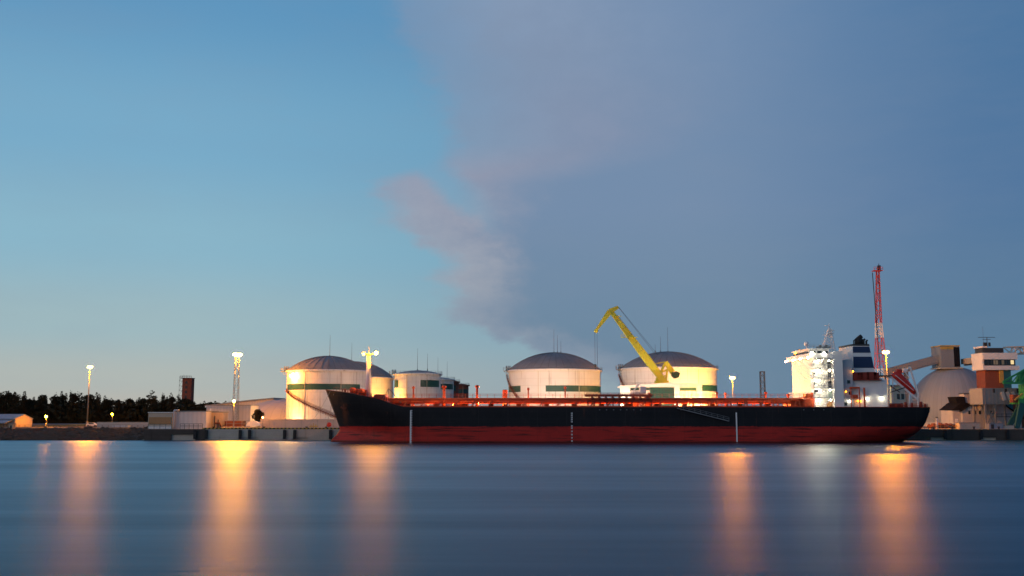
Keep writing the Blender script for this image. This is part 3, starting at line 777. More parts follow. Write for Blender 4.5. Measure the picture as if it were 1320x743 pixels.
# bund wall before the largest tank
Y = 350; x0, x1 = PX(336, Y), PX(470, Y); zt = PZ(541.5, Y)
root = empty('bund_wall', ((x0 + x1) / 2, Y, GZ), 'pinkish concrete bund wall in front of the largest tank', 'wall')
MB().box(x0, x1, Y, Y + .5, GZ, zt).build('panels', 'pink_conc', root); MB().box(x0, x1, Y - .12, Y + .62, zt + .003, zt + .22).build('coping', 'pink_conc', root)
b = MB(); x = x0 + 3
while x < x1: b.box(x, x + .25, Y - .1, Y - .003, GZ, zt); x += 5.5
b.build('buttress', 'concrete', root)
# upturned boat-like canopy with lit edge
Y = 344; x0, x1 = PX(318, Y), PX(334, Y)
root = empty('boat_shelter', ((x0 + x1) / 2, Y, GZ), 'pale domed shelter on posts beside the small round tree', 'shelter')
zc = PZ(548.5, Y); b = MB(); pr = [(x0 + (x1 - x0) * i / 10, zc + 1.5 * math.sqrt(max(0, 1 - ((i - 5) / 5) ** 2)) * .95) for i in range(11)]
b.prism(pr + [(x1, zc - .25), (x0, zc - .25)], 'y', Y, Y + 3).build('roof', 'white', root)
for x in (x0 + .4, x1 - .4): MB().tube((x, Y + .5, GZ), (x, Y + .5, zc - .26), .1).build('post', 'ochre', root)
# flat loading platform
Y = 342.5; x0, x1 = PX(287, Y), PX(330, Y)
root = empty('pipe_platform', ((x0 + x1) / 2, Y, GZ), 'long flat platform with orange lit edge at the quay beside the pump house', 'platform')
zz = PZ(550.5, Y); MB().box(x0, x1, Y, Y + 4, zz - .25, zz).build('deck', 'cream', root)
for i in range(8): MB().box(x0 + .3 + i * (x1 - x0 - .8) / 7, x0 + .6 + i * (x1 - x0 - .8) / 7, Y + .3, Y + .6, GZ, zz - .253).build('leg', 'ochre', root)
b = MB(); b.rail([(x0 + .4, Y + 3.7, zz), (x1 - 3, Y + 3.7, zz)], 2.0, 2.2, .06); b.build('railing', 'steel', root)
MB().box(PX(290, 347.5), PX(313, 347.5), 347.5, 352, GZ, PZ(543, 347.5)).build('control_shed', 'rust', empty('control_shed', (PX(301, 347.5), 347.5, GZ), 'low dark brown shed behind the flat platform', 'shed'))

# hazard striped kerb of the quay
root = empty('quay_kerb', (QX, QY, GZ), 'kerb with dark and yellow stripes along the quay edge', 'kerb')
b = MB(); c = MB(); x = PX(262, QY); k = 0
xe = PX(438, QY)
while x < xe:
    (b if k % 2 else c).box(x, x + .62, QY - .02, QY + .45, GZ, GZ + .42); x += .625; k += 1
b.build('dark_stripes', 'black', root, kind='stuff'); c.build('yellow_stripes', 'stain_yel', root, kind='stuff')
# fenders
fx = [PX(px, QY) for px in (253, 267.5, 311, 323, 368, 381, 427, 1216, 1262, 1296)]
b = MB(); x = fx[0]; b.box(x - .45, x + .45, QY - .75, QY - .12, .35, GZ - .25); b.tube((x - .2, QY - .4, GZ - .25), (x - .2, QY + .1, GZ + .01), .05)
f0 = b.build('quay_fender', 'black', origin=(x, QY, 1), label='black rubber fender on the quay face', cat='fender', group='fenders on the quay wall')
for x in fx[1:]:
    c = f0.copy(); COL.objects.link(c); c.location = (x, QY, 1)
# bollards
b = MB(); x = PX(395, QY); b.lathe(x, QY + 1, [(.32, GZ), (.28, GZ + .5), (.45, GZ + .62), (.45, GZ + .8), (.02, GZ + .85)], 14)
bl = b.build('bollard', 'dark', origin=(x, QY + 1, GZ), label='dark mooring bollard on the quay edge', cat='bollard', group='bollards along the quay')
for px in (275, 340, 420, 1204, 1228, 1256, 1288):
    c = bl.copy(); COL.objects.link(c); c.location = (PX(px, QY), QY + 1, GZ)
# gantry rail frames on dark quay part
b = MB(); b.rail([(PX(192, 339), 339, GZ), (PX(222, 339), 339, GZ)], 1.6, 1.8, .05); b.build('railing', 'dark', origin=(PX(192, 339), 339, GZ), label='dark railing in front of the beige quay building', cat='railing')
b = MB(); b.rail([(PX(233, 338), 338, GZ), (PX(262, 338), 338, GZ)], 1.7, 1.4, .06, (1, .7, .4)); b.build('railing', 'dark', origin=(PX(233, 338), 338, GZ), label='dark railing in front of the off white warehouse', cat='railing')
# stand with red wheel by the bund wall
p = P(424, 548, 345)
root = empty('hose_reel', (p.x, 345, GZ), 'red hose reel on a frame before the bund wall near the bow', 'hose reel')
MB().tube((p.x, 344.8, GZ + 1.3), (p.x, 345.2, GZ + 1.3), .8, .8, 16).build('reel', 'red_bright', root); MB().box(p.x - .9, p.x + .9, 344.9, 345.1, GZ, GZ + .45).build('frame', 'steel', root)
p = P(404, 548, 344)
root = empty('valve_stand', (p.x, 344, GZ), 'yellow pipe valve stand before the bund wall', 'valve stand')
b = MB()
for k in range(3): b.tube((p.x + k * .8 - .8, 344, GZ), (p.x + k * .8 - .8, 344, GZ + 1.5 + .3 * (k % 2)), .13, .13, 8)
b.tube((p.x - 1.4, 344, GZ + .8), (p.x + 1.6, 344, GZ + .8), .15, .15, 8).build('pipes', 'mustard', root)

# ------------------------------------------------------------------ the tanker
YN, YC, HB = 301.0, 315.0, 14.0
ZD = PZ(525.3, YN)                       # main deck
XB = P(420, 503, YC).x; XS = P(1198, 526, 304).x
ship = empty('tanker_ship', ((XB + XS) / 2, YC, 0), 'long black and red hulled tanker moored at the quay with its white superstructure aft', 'ship')
def interp(t, pts):
    if t <= pts[0][0]: return pts[0][1]
    for (a, va), (b_, vb) in zip(pts, pts[1:]):
        if t <= b_: return va + (vb - va) * (t - a) / (b_ - a)
    return pts[-1][1]
dk = [(420, 503), (436, 505), (453, 507), (466, 510), (480, 512.8), (492, 515.2), (499, 518), (506, 521.5), (514, 524), (524, 525.3)]
deckpts = []
for px, py in dk:
    t = (px - 420) / 104; Yd = YC - HB * min(1, (1 - (1 - min(1, t * 1.1)) ** 2.2))
    deckpts.append((P(px, py, Yd).x, P(px, py, Yd).z))
def deckz(x): return interp(x, deckpts)
zb = deckpts[0][1]
stem = [(-2, P(430, 571, YC).x), (0, P(426, 570, YC).x), (1.3, P(430, 563, YC).x), (2.6, P(436, 557, YC).x), (3.9, P(438.5, 551, YC).x), (5.2, P(436.8, 545, YC).x), (zb, XB)]
stern = [(-2, PX(1150, 308)), (0, PX(1170, 306)), (1.4, PX(1178, 305)), (3.0, PX(1184, 304.5)), (4.8, PX(1190, 304)), (7, PX(1194, 304)), (9, PX(1197, 304)), (11, XS)]
def half(x, z):
    xs, xe = interp(z, stem), interp(z, stern)
    zz = max(0, min(1, z / 12))
    L = 40 - 20 * zz
    d = max(0, (x - xs) / L); bf = 1 - (1 - min(1, d)) ** (2.0 + .5 * zz)
    if z < 2.6: bf = max(bf, .11 * min(1, d * 9)) if d > 0 else bf
    bt = interp(z, [(-2, .05), (0, .25), (2, .5), (4, .7), (6, .79), (11, .84)])
    La = 40 - 16 * zz
    da = max(0, (xe - x) / La); ba = bt + (1 - bt) * (1 - (1 - min(1, da)) ** 2.2)
    return HB * max(.012, min(bf, ba))
us = [0, .004, .01, .018, .028, .04, .055, .07, .085, .10, .12, .14, .16, .19, .22, .3, .4, .5, .6, .7, .76, .8, .84, .87, .90, .925, .945, .96, .975, .987, 1]
zl = [-2, -.6, 0, .7, 1.4, 2.2, 3.2, 4.0, 4.9, 6.0, 7.5, 9.0]
vs = []; nz = len(zl) + 1
top = []
for side in (-1, 1):
    for u in us:
        xd = XB + u * (XS - XB); zd = deckz(xd)
        for z in zl + [None]:
            zt = zd if z is None else (z if z < 5 else 4.9 + (z - 4.9) * (zd - 4.9) / (ZD - 4.9 + 0))
            if z is not None and z >= 5: zt = 4.9 + (z - 4.9) / (ZD - 4.9) * (zd - 4.9)
            xs, xe = interp(zt, stem), interp(zt, stern)
            x = xs + u * (xe - xs) if z is not None else xd
            vs.append((x, YC + side * half(x, zt), zt))
nu = len(us); fs = []
for sd in (0, 1):
    o = sd * nu * nz
    for i in range(nu - 1):
        for j in range(nz - 1):
            q4 = (o + i * nz + j, o + (i + 1) * nz + j, o + (i + 1) * nz + j + 1, o + i * nz + j + 1)
            fs.append(q4 if sd == 0 else q4[::-1])
for j in range(nz - 1):
    fs.append((j, j + 1, nu * nz + j + 1, nu * nz + j))
    a = (nu - 1) * nz; fs.append((a + j + 1, a + j, nu * nz + a + j, nu * nz + a + j + 1))
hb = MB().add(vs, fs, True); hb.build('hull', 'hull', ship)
dv_ = []; df = []
for i, u in enumerate(us):
    x = XB + u * (XS - XB); z = deckz(x) - .02; h = max(.05, half(x, z) - .03)
    dv_ += [(x, YC - h, z), (x, YC + h, z)]
for i in range(nu - 1): df.append((2 * i, 2 * i + 2, 2 * i + 3, 2 * i + 1))
MB().add(dv_, df).build('deck', 'red_deck', ship)
# low gunwale bar along the deck edge
b = MB()
for side in (-1, 1):
    pts = [Vector((XB + u * (XS - XB), YC + side * (half(XB + u * (XS - XB), deckz(XB + u * (XS - XB))) - .05), deckz(XB + u * (XS - XB)) + .06)) for u in us]
    for p_, q2 in zip(pts, pts[1:]): b.bar(p_, q2, .16)
b.build('gunwale', 'red_deck', ship)
# anchor in its pocket
p = P(441, 524, 309)
def onhull(x, z, off=.05): return YC - half(x, z) - off
ax, az = P(442, 524, 307).x, P(442, 524, 307).z; ay = onhull(ax, az, .2)
b = MB().tube((ax, ay, az + 1.6), (ax + .2, ay - .15, az - .6), .22, .22, 8).tube((ax - .9, ay - .1, az - .1), (ax + .2, ay - .2, az - .9), .25, .2, 6).tube((ax + 1.2, ay - .2, az - .1), (ax + .2, ay - .2, az - .9), .25, .2, 6)
b.lathe(ax, ay, [(.01, az + 1.1), (.6, az + 1.3), (.7, az + 1.9), (.3, az + 2.1)], 12)
b.build('anchor', 'rust', ship)
# white load scales
def scale_marks(px, py0, py1, dashed):
    x = PX(px, YN - .02); z1, z0 = PZ(py0, YN), PZ(py1, YN); b = MB()
    if dashed:
        z = z1; k = 0
        while z > z0:
            if not (6.2 > z > 5.4):
                b.box(x - .22, x - .08, YN - .06, YN + .02, z - .42, z); b.box(x + .08, x + .24, YN - .06, YN + .02, z - .42, z); b.box(x - .08, x + .08, YN - .055, YN + .02, z - .42, z - .30)
                if k % 2: b.box(x - .08, x + .08, YN - .055, YN + .02, z - .12, z)
            z -= .62 if z > 5 else .95; k += 1
    else:
        b.box(x - .30, x + .02, YN - .06, YN + .02, z0, z1)
        z = z1
        while z > z0: b.box(x + .02, x + .32, YN - .058, YN + .02, z - .22, z); z -= .5
    return b.build('draft_scale', 'white_clean', ship)
scale_marks(530, 529, 572, False); scale_marks(737, 532, 572, True)
b = MB(); x = PX(949, YN); b.box(x - .2, x + .2, YN - .06, YN + .02, PZ(570, YN), PZ(532, YN)); b.build('draft_scale', 'white_clean', ship)
# faint hull fittings
b = MB()
for px in (773, 782, 791, 800, 808, 817, 826, 878, 1036, 1049, 1062): b.box(PX(px, YN) - .16, PX(px, YN) + .16, YN - .04, YN + .02, ZD - .85, ZD - .6)
b.build('overboard_outlets', 'steel', ship)

# gangway lying along the side
a = P(873, 526.5, YN - .6); c = P(939, 543, YN - .6)
gw = MB()
for dy in (0, -.8): gw.bar(a + Vector((0, dy, 0)), c + Vector((0, dy, 0)), .24)
for i in range(24):
    t = i / 23; q2 = a.lerp(c, t); gw.box(q2.x - .25, q2.x + .25, q2.y - .78, q2.y - .02, q2.z - .05, q2.z)
gw = gw.build('gangway', 'steel', ship)
b = MB(); b.rail([a + Vector((0, -.85, 0)), c + Vector((0, -.85, 0))], 1.1, 1.7, .04); b.build('handrail', 'steel', gw)

# ---- cargo deck
X0, X1 = PX(500, YN + 3), PX(1043, YN + 3)
pipe_rows = [(303.4, 2.55, .26), (305.0, 2.2, .3), (307.5, 1.6, .35), (311, 1.5, .4), (314, 1.6, .45), (316.5, 1.6, .45), (319, 1.5, .35)]
for (y, h, r) in pipe_rows:
    MB().tube((X0, y, ZD + h), (X1, y, ZD + h), r, n=10).build('cargo_pipe', 'orange_deck', ship)
x = X0 + .5; k = 0
while x < X1:
    b = MB()
    b.bar((x - .8, YN + .5, ZD), (x + .55, YN + 2.0, ZD + 2.0), .30)     # raking knee at the deck edge
    b.bar((x + .55, YN + 2.0, ZD + 2.0), (x + .55, 319.6, ZD + 2.0), .26)
    b.bar((x + .55, 305.6, ZD), (x + .55, 305.6, ZD + 2.7), .24); b.bar((x + .55, 314, ZD), (x + .55, 314, ZD + 2.7), .24)
    b.build('pipe_support', 'orange_deck', ship); x += 5.05; k += 1
# edge coaming strip that catches the deck light
MB().box(X0, X1, YN + .55, YN + .65, ZD - .01, ZD + .38).build('spill_coaming', 'orange_deck', ship)
# catwalk on top
b = MB(); b.box(X0 + 3, X1 - 1, 308.2, 310.0, ZD + 2.75, ZD + 2.9)
x = X0 + 4
while x < X1 - 1: b.bar((x, 309, ZD), (x, 309, ZD + 2.75), .2); x += 7.6
cw = b.build('catwalk', 'orange_deck', ship)
b = MB(); b.rail([(X0 + 3, 308.2, ZD + 2.9), (X1 - 1, 308.2, ZD + 2.9)], 1.15, 2.2, .035); b.rail([(X0 + 3, 310, ZD + 2.9), (X1 - 1, 310, ZD + 2.9)], 1.15, 2.2, .035); b.build('handrail', 'orange_deck', cw)
b = MB(); b.rail([(X0, YN + .35, ZD), (X1, YN + .35, ZD)], 1.05, 2.5, .03); b.build('deck_railing', 'orange_deck', ship)
b = MB(); b.rail([(X0, 328.5, ZD), (X1, 328.5, ZD)], 1.05, 2.5, .03); b.build('deck_railing', 'orange_deck', ship)
# vent posts
for px, top, r, m in ((533, 498, .28, 'orange_deck'), (572.5, 497, .45, 'orange_deck'), (615, 496.5, .42, 'orange_deck'), (681, 500, .26, 'orange_deck'), (728.5, 498, .25, 'orange_deck'), (987, 505, .3, 'orange_deck'), (924, 505, .25, 'orange_deck'), (935, 506, .25, 'orange_deck'), (1016, 508, .35, 'orange_deck')):
    y = 311.5; c = P(px, top, y)
    b = MB().tube((c.x, y, ZD), (c.x, y, c.z - .5), r, r * .85, 10)
    b.lathe(c.x, y, [(r * .85, c.z - .75), (r * 1.6, c.z - .7), (r * 1.6, c.z - .25), (r * .6, c.z), (.01, c.z)], 12)
    b.build('vent_post', m, ship)
c = P(651, 502.5, 316); MB().lathe(c.x, 316, [(.8, ZD), (.8, c.z - .2), (.6, c.z), (.01, c.z)], 16).build('deck_drum', 'red_deck', ship)
for i in range(16):  # added lamps hidden behind the pipes to brighten the deck
    x = X0 + 3 + i * (X1 - X0 - 6) / 15
    h = MB().box(x - .2, x + .2, 308.4, 308.8, ZD + 1.78, ZD + 1.88).bar((x, 308.75, ZD), (x, 308.75, ZD + 1.8), .08).build('added_deck_lamp', 'steel', ship)
    MB().ball((x, 308.6, ZD + 1.58), .15, 6, 4).build('lens', MATS.get('added_deck_lamp_glow') or emit('added_deck_lamp_glow', (1, .40, .10), 4000 / PI / lens_area(.15)), h)
for px in (533, 572.5, 615, 681, 728.5, 924, 987):      # added lamps hidden behind the vent posts, brightening the deck
    c = P(px, 508.5, 311.5); h = MB().box(c.x - .18, c.x + .18, 311.8, 312.3, c.z + .14, c.z + .22).build('added_deck_lamp', 'steel', ship)
    MB().ball((c.x, 312.05, c.z), .1, 6, 4).build('lens', MATS.get('added_deck_post_glow') or emit('added_deck_post_glow', (1, .40, .10), 5000 / PI / lens_area(.1)), h)
# hatches and valves on deck
for i in range(15):
    x = X0 + 6 + i * (X1 - X0 - 10) / 14
    b = MB(); b.lathe(x, 304.2, [(.75, ZD), (.75, ZD + .9), (.85, ZD + .92), (.85, ZD + 1.05), (.01, ZD + 1.15)], 14)
    b.build('tank_hatch', 'orange_deck' if i % 3 else 'red_deck', ship)
# cross-over pipes with curved necks (forward of the house)
for i, px in enumerate((904, 914, 925, 943, 952, 964, 981, 998, 1016, 1032)):
    x = PX(px, 302.5)
    b = MB(); pts = [Vector((x - 1.1 + .9 * sin(t), 302.7, ZD + 2.3 * (1 - .5 * (1 - cos(t))) + .0)) for t in [0, .4, .8, 1.2, 1.57]] + [Vector((x, 302.7, ZD))]
    b.path(pts, .22, 8).build('goose_neck', 'orange_deck', ship)
# manifold amidships
MX0, MX1 = PX(757, 303), PX(841, 303)
b = MB(); b.box(MX0, MX1, 302.4, 305.8, ZD + 1.7, ZD + 1.95)
for i in range(11):
    x = MX0 + .3 + i * (MX1 - MX0 - .6) / 10; b.bar((x, 302.7, ZD), (x, 302.7, ZD + 1.7), .2); b.bar((x, 305.6, ZD), (x, 305.6, ZD + 1.7), .2)
mf = b.build('manifold_platform', 'red_deck', ship)
for i in range(9):
    x = MX0 + 1.5 + i * (MX1 - MX0 - 3) / 8; b = MB()
    b.tube((x, 302.3, ZD + 2.6), (x, 326, ZD + 2.6), .3, n=10); b.tube((x, 302.2, ZD + 2.6), (x, 302.45, ZD + 2.6), .5, .5, 12); b.tube((x, 303.6, ZD + 2.6), (x, 303.6, ZD + 3.3), .13); b.tube((x, 303.2, ZD + 3.3), (x, 304.0, ZD + 3.3), .32, .32, 10)
    b.build('manifold_pipe', 'red_deck', ship)
b = MB(); b.box(MX0 - .5, MX1 + .5, 306.2, 306.5, ZD + 3.2, ZD + 3.9); b.rail([(MX0, 306.3, ZD + 3.9), (MX1, 306.3, ZD + 3.9)], .5, 3, .04); b.build('manifold_beam', 'red_deck', mf)
# hose crane amidships
x = PX(829, 312); b = MB().tube((x, 312, ZD), (x, 312, ZD + 5.2), .55, .45, 12).box(x - .9, x + .9, 311.1, 312.9, ZD + 4.3, ZD + 6.4).box(x - 2.6, x - 1.2, 311.4, 312.6, ZD + 3.2, ZD + 5.0)
hc = b.build('hose_crane_post', 'white', ship)
a = Vector((x - .3, 311, ZD + 3.6)); c = P(824, 494.5, 311)
b = MB().bar((PX(812, 311), 311, PZ(511, 311)), c, .42); b.bar((PX(812, 311), 311, PZ(511, 311)), a, .3); b.build('hose_crane_boom', 'white', hc)
b = MB()
for px, h, w in ((816, 4.2, .25), (820, 3.6, .7), (834, 3.9, .6), (838, 4.5, .3)): b.box(PX(px, 312) - w, PX(px, 312) + w, 312, 313, ZD, ZD + h)
b.build('winch_lockers', 'orange_deck', hc)
# pump room casing in front of the house
x0, x1 = PX(1036, 304), PX(1051, 304)
b = MB().box(x0, x1, 303.8, 318, ZD, PZ(512.5, 304)).box(x0 + .8, x0 + 2.4, 304.4, 307, PZ(512.4, 304), PZ(507.5, 304)).box(x0 - 3.4, x0 - .02, 305.5, 315, ZD, ZD + 1.9)
b.tube((x0 + 3, 305, ZD), (x0 + 3, 305, PZ(506, 304)), .35, .35, 10).build('pump_room_casing', 'orange_deck', ship)
# ---- forecastle
x0, x1 = PX(455, 310), PX(474, 310); z = deckz(x0) - .05
b = MB()
b.tube((x0, 307, z + 1), (x0, 311, z + 1), .8, .8, 14).box(x0 - 1.2, x0 + 1.2, 311, 313, z - .2, z + 1.5).tube((x0 + 2.6, 308, z + .8), (x0 + 2.6, 312, z + .8), .7, .7, 14).box(x0 + 1.4, x0 + 3.9, 312.2, 314, z - .6, z + 1.2)
b.build('windlass', 'orange_deck', ship)
b = MB()
for px in (441, 446, 462, 486, 492, 498): 
    xx = PX(px, 305.5); zz = deckz(xx); yy = YC - half(xx, zz) + 1.0
    for d in (-.35, .35): b.tube((xx + d, yy, zz - .1), (xx + d, yy, zz + .9), .22, .22, 10)
b.build('mooring_bitts', 'red_deck', ship)
b = MB(); pts = []
for px in range(426, 510, 5):
    xx = PX(px, 306); zz = deckz(xx); pts.append(Vector((xx, YC - half(xx, zz) + .15, zz + .1)))
for p_, q2 in zip(pts, pts[1:]): b.rail([p_, q2], 1.05, 5, .03)
b.build('bow_railing', 'red_deck', ship)
b = MB(); xx = PX(484, 309); zz = deckz(xx)
b.box(xx, xx + 3, 308, 318, zz - .6, zz + 1.1).box(xx + 6, xx + 9, 308, 320, ZD, ZD + 2.4).build('store_hatches', 'red_deck', ship)
# ladder rigging from the forecastle to the deck
b = MB(); a = P(501, 501, 306); c = P(517, 520, 306); b.bar(a, c, .16); b.bar(a + Vector((0, .9, 0)), c + Vector((0, .9, 0)), .16); b.bar(a, (a.x, 306, ZD), .16); b.bar(a, P(493, 515, 306), .14)
b.build('forward_ladder', 'steel', ship)
# foremast
p0 = P(474.6, 512, 313); p1 = P(475.4, 456, 313)
fmm = MB().tube((p0.x, 313, deckz(p0.x) - .3), (p1.x, 313, p1.z), .95, .62, 16)
fm = fmm.build('foremast', 'white_clean', ship)
b = MB().bar((p1.x - 1.9, 313, p1.z - .1), (p1.x + 2.3, 313, p1.z - .1), .3).tube((p1.x, 313, p1.z), (p1.x, 313, PZ(446, 313)), .12, .06)
b.box(p1.x - 1.0, p1.x + 1.0, 312.2, 313.8, p1.z - .5, p1.z - .3).build('crossbar', 'steel', fm)
b = MB(); b.bar((p1.x + .8, 312.2, deckz(p0.x)), (p1.x + .75, 312.3, p1.z - 1), .08); b.bar((p1.x + 1.2, 312.2, deckz(p0.x)), (p1.x + 1.15, 312.3, p1.z - 1), .08)
for i in range(26): b.bar((p1.x + .8, 312.25, p0.z + .5 * i), (p1.x + 1.2, 312.25, p0.z + .5 * i), .05)
b.box(p1.x + .6, p1.x + 2.0, 312, 313.5, PZ(474, 313), PZ(473, 313)).build('mast_ladder', 'steel', fm)
def ship_light(name, x, y, z, r, power, col, parent, housing=True):
    h = MB().box(x - r * 1.2, x + r * 1.2, y - r, y + r * 1.2, z + r * 1.02, z + r * 1.4).bar((x, y, z + r * 1.2), (x, y + r * 3, z + r * 1.2), .08)
    h = h.build(name, 'steel', parent)
    key = 'ship_lamp_%d_%d' % (int(power), int(col[2] * 100))
    m = MATS.get(key + str(r)) or emit(key + str(r), col, power / PI / lens_area(r))
    MB().ball((x, y, z), r, 6, 4).build('lens', m, h)
ship_light('mast_floodlight', p1.x - 1.5, 312.6, PZ(456.5, 313), .42, 2500, SODIUM, fm); ship_light('mast_floodlight', p1.x + 2.3, 312.4, PZ(455.5, 313), .5, 14000, WARM, fm)

# ---- superstructure
WH = 'white_clean'
xa = PX(1049, 303); xb = PX(1078, 303); zroof = PZ(462, 303)
def slab(b, x0, x1, y0, y1, z0, z1): return b.box(x0, x1, y0, y1, z0, z1)
dh = MB().box(xa, xb, 305.2, 325, ZD, zroof).build('deckhouse', WH, ship)
nst = 5; hst = (zroof - ZD) / nst
# railings at the foot of the front wall (bright vertical posts)
b = MB(); b.box(xa - 1.5, xa, 305.3, 325, PZ(513, 305), PZ(512.3, 305)); b.rail([(xa - 1.4, 305.4, PZ(512, 305)), (xa - 1.4, 324.8, PZ(512, 305))], 1.5, 1.3, .06); b.build('front_gallery', WH, dh)
# side galleries with outside stairs
for s_ in range(1, nst + 1):
    z = ZD + hst * s_
    b = MB().box(xa + .02, xb, 302.6, 305.19, z - .2, z)
    if s_ < nst: b.rail([(xa, 302.7, z), (xb, 302.7, z)], 1.1, 1.6, .045)
    gl = b.build('side_gallery', WH, dh)
for s_ in range(nst):
    z = ZD + hst * s_; b = MB()
    xq = xa + 2.6 if s_ % 2 == 0 else xa + 1.4
    for dy in (302.9, 303.8): b.bar((xq, dy, z), (xq + 3.4, dy, z + hst), .16)
    b.bar((xq, 302.9, z + 1), (xq + 3.4, 302.9, z + hst + 1), .07)
    for i in range(9): b.box(xq + 3.4 * i / 8 - .15, xq + 3.4 * i / 8 + .15, 302.9, 303.8, z + hst * i / 8 - .03, z + hst * i / 8)
    b.build('outside_stair', WH, dh)
for s_ in range(nst):
    z = ZD + hst * s_
    dr = MB().box(xa + 5.3, xa + 6.3, 305.12, 305.22, z + .1, z + 2.1).build('door', 'dark' if s_ in (2, 3, 4) else 'green_pale', dh)
    MB().box(xa + 6.05, xa + 6.15, 305.08, 305.14, z + 1.0, z + 1.2).build('handle', 'steel', dr)
    MB().tube((xa + .2, 302.75, z), (xa + .2, 302.75, z + hst - .2), .1).build('stanchion', WH, dh)
MB().box(xa + 4.6, xa + 6.6, 304.9, 305.18, ZD + .2, ZD + 1.8).build('locker', 'ochre', dh)
MB().box(xa + .3, xa + 1.6, 302.55, 302.62, PZ(505.5, 303), PZ(502.8, 303)).build('name_board', 'dark', dh)
# small side windows
b = MB()
for s_ in range(1, nst):
    b.box(xa + .8, xa + 1.4, 305.14, 305.22, ZD + hst * s_ + 1, ZD + hst * s_ + 1.7)
b.build('side_window', 'glass', dh)
# bridge: wing deck and wheelhouse
zw = PZ(449.5, 303)
bw = MB().box(xa - 1.2, xa + 4.2, 301.6, 327, zroof + .0, zroof + .3).box(xa - 1.2, xa - 1.05, 301.6, 327, zroof + .3, zroof + 1.45).box(xa - 1.05, xa + 4.2, 301.6, 301.75, zroof + .3, zroof + 1.4)
bw.prism([(301.8, zroof - .003), (305.1, zroof - .003), (305.1, zroof - 2.2)], 'x', xa + .1, xa + .5); bw.prism([(301.8, zroof - .003), (305.1, zroof - .003), (305.1, zroof - 2.2)], 'x', xa + 3.2, xa + 3.6)
bw.build('bridge_wing', WH, ship)
whs = MB().box(xa + .2, xb - .3, 306.5, 323.5, zroof + .3, zw).build('wheelhouse', WH, ship)
b = MB()
for k in range(9): b.box(xa + .14, xa + .22, 307 + k * 1.85, 308.4 + k * 1.85, zroof + 1.5, zw - .5)
for k in range(3): b.box(xa + .8 + k * 1.9, xa + 2.2 + k * 1.9, 306.44, 306.52, zroof + 1.4, zw - .5)
b.build('window', 'glass', whs)
MB().box(xa - .3, xb, 306, 324, zw + .003, zw + .25).build('roof', WH, whs)
b = MB(); b.rail([(xa - .2, 306.1, zw + .25), (xb, 306.1, zw + .25)], 1.0, 1.5, .04)
for k in range(5): b.box(xa + 2.6 + k * .9, xa + 3.2 + k * .9, 306.3, 306.9, zw + .25, zw + .8 + .5 * (k % 2))
b.build('roof_gear', 'steel', whs)
x, z = PX(1042.5, 309), PZ(443.5, 309)
MB().tube((x, 309, zw), (x, 309, z - .6), .12).ball((x, 309, z), .75, 14, 10).build('satellite_dome', WH, whs)
for (px, py, y, r, pw, cl) in ((1030.5, 453, 319, .42, 90, WARM), (1025, 455.5, 321, .25, 120, WARM)):
    c = P(px, py, y); ship_light('deck_light', c.x, y, c.z, r, pw, cl, ship)
# front deck floods: wide warm lamps under the wing facing the cargo deck
for y in (309, 317, 325): ship_light('deck_floodlight', xa - 1.9, y, zroof + .1, .3, 190, (1, .50, .30), ship)
for (px, py) in ((1047, 455), (1041.5, 461.5), (1062.5, 455.5)):
    c = P(px, py, 301.4); ship_light('deck_light', c.x, 301.4, c.z, .32, 380, COOL, ship)
for s_ in range(nst):
    for dx in (1.9, 5.1):
        if s_ == 2 and dx > 5: continue
        ship_light('gallery_light', xa + dx, 302.9, ZD + hst * (s_ + 1) - .75, .24, 520 if dx < 3 else 170, COOL, dh)
# stair tower panel and grey block
zt1 = PZ(453, 302.5)
st_ = MB().box(PX(1078.2, 302.5), PX(1088.5, 302.5), 302.4, 309, ZD, zt1).build('lift_tower', 'white_clean', ship)
MB().box(PX(1076.6, 302.5), PX(1078.1, 302.5), 302.5, 309, ZD, zt1 - .4).build('tower_edge', WH, st_)
gb = MB().box(PX(1089, 304), PX(1101, 304), 304, 322, ZD, PZ(464, 304)).build('rear_house', 'grey_white', ship)
b = MB()
for px, py in ((1094, 492.5), (1096, 507), (1090, 521)): c = P(px, py, 304); b.box(c.x - .45, c.x + .45, 303.94, 304.02, c.z - .5, c.z + .5)
b.build('window', 'glass', gb)
# engine casing
ec = MB().box(PX(1101.2, 305), PX(1145, 305), 305, 325, ZD, PZ(489.5, 305)).build('engine_casing', 'white_clean', ship)
b = MB(); z = PZ(489.5, 305)
b.rail([(PX(1104, 304), 304.2, z), (PX(1136, 304), 304.2, z)], 1.2, 1.2, .06); b.box(PX(1102, 304), PX(1139, 304), 303.8, 305.1, z - .25, z - .003); b.build('casing_gallery', 'red_deck', ec)
b = MB()
for px, w in ((1106, 1.0), (1111, .7), (1117, 1.2), (1126, 1.4), (1132, .8)): b.box(PX(px, 306) - w, PX(px, 306) + w, 306, 309, z, z + 1.9 + .3 * w)
b.build('engine_vents', 'red_deck', ec)
b = MB(); xx = PX(1104, 303.4)
b.box(xx - 1.6, xx + 1.2, 303, 304.8, PZ(501, 303.4), PZ(499, 303.4)); b.bar((xx - 1.5, 303.1, ZD), (xx - 1.5, 303.1, PZ(500, 303.4)), .25); b.bar((xx + 1.0, 303.1, ZD), (xx + 1.0, 303.1, PZ(500, 303.4)), .25); b.box(xx - .9, xx + .6, 303.3, 304.7, ZD + 2.6, ZD + 3.8)
b.tube((xx + 2.6, 303.4, ZD), (xx + 2.6, 303.4, PZ(500, 303)), .3, .3, 8); b.build('provision_crane_frame', 'orange_deck', ec)
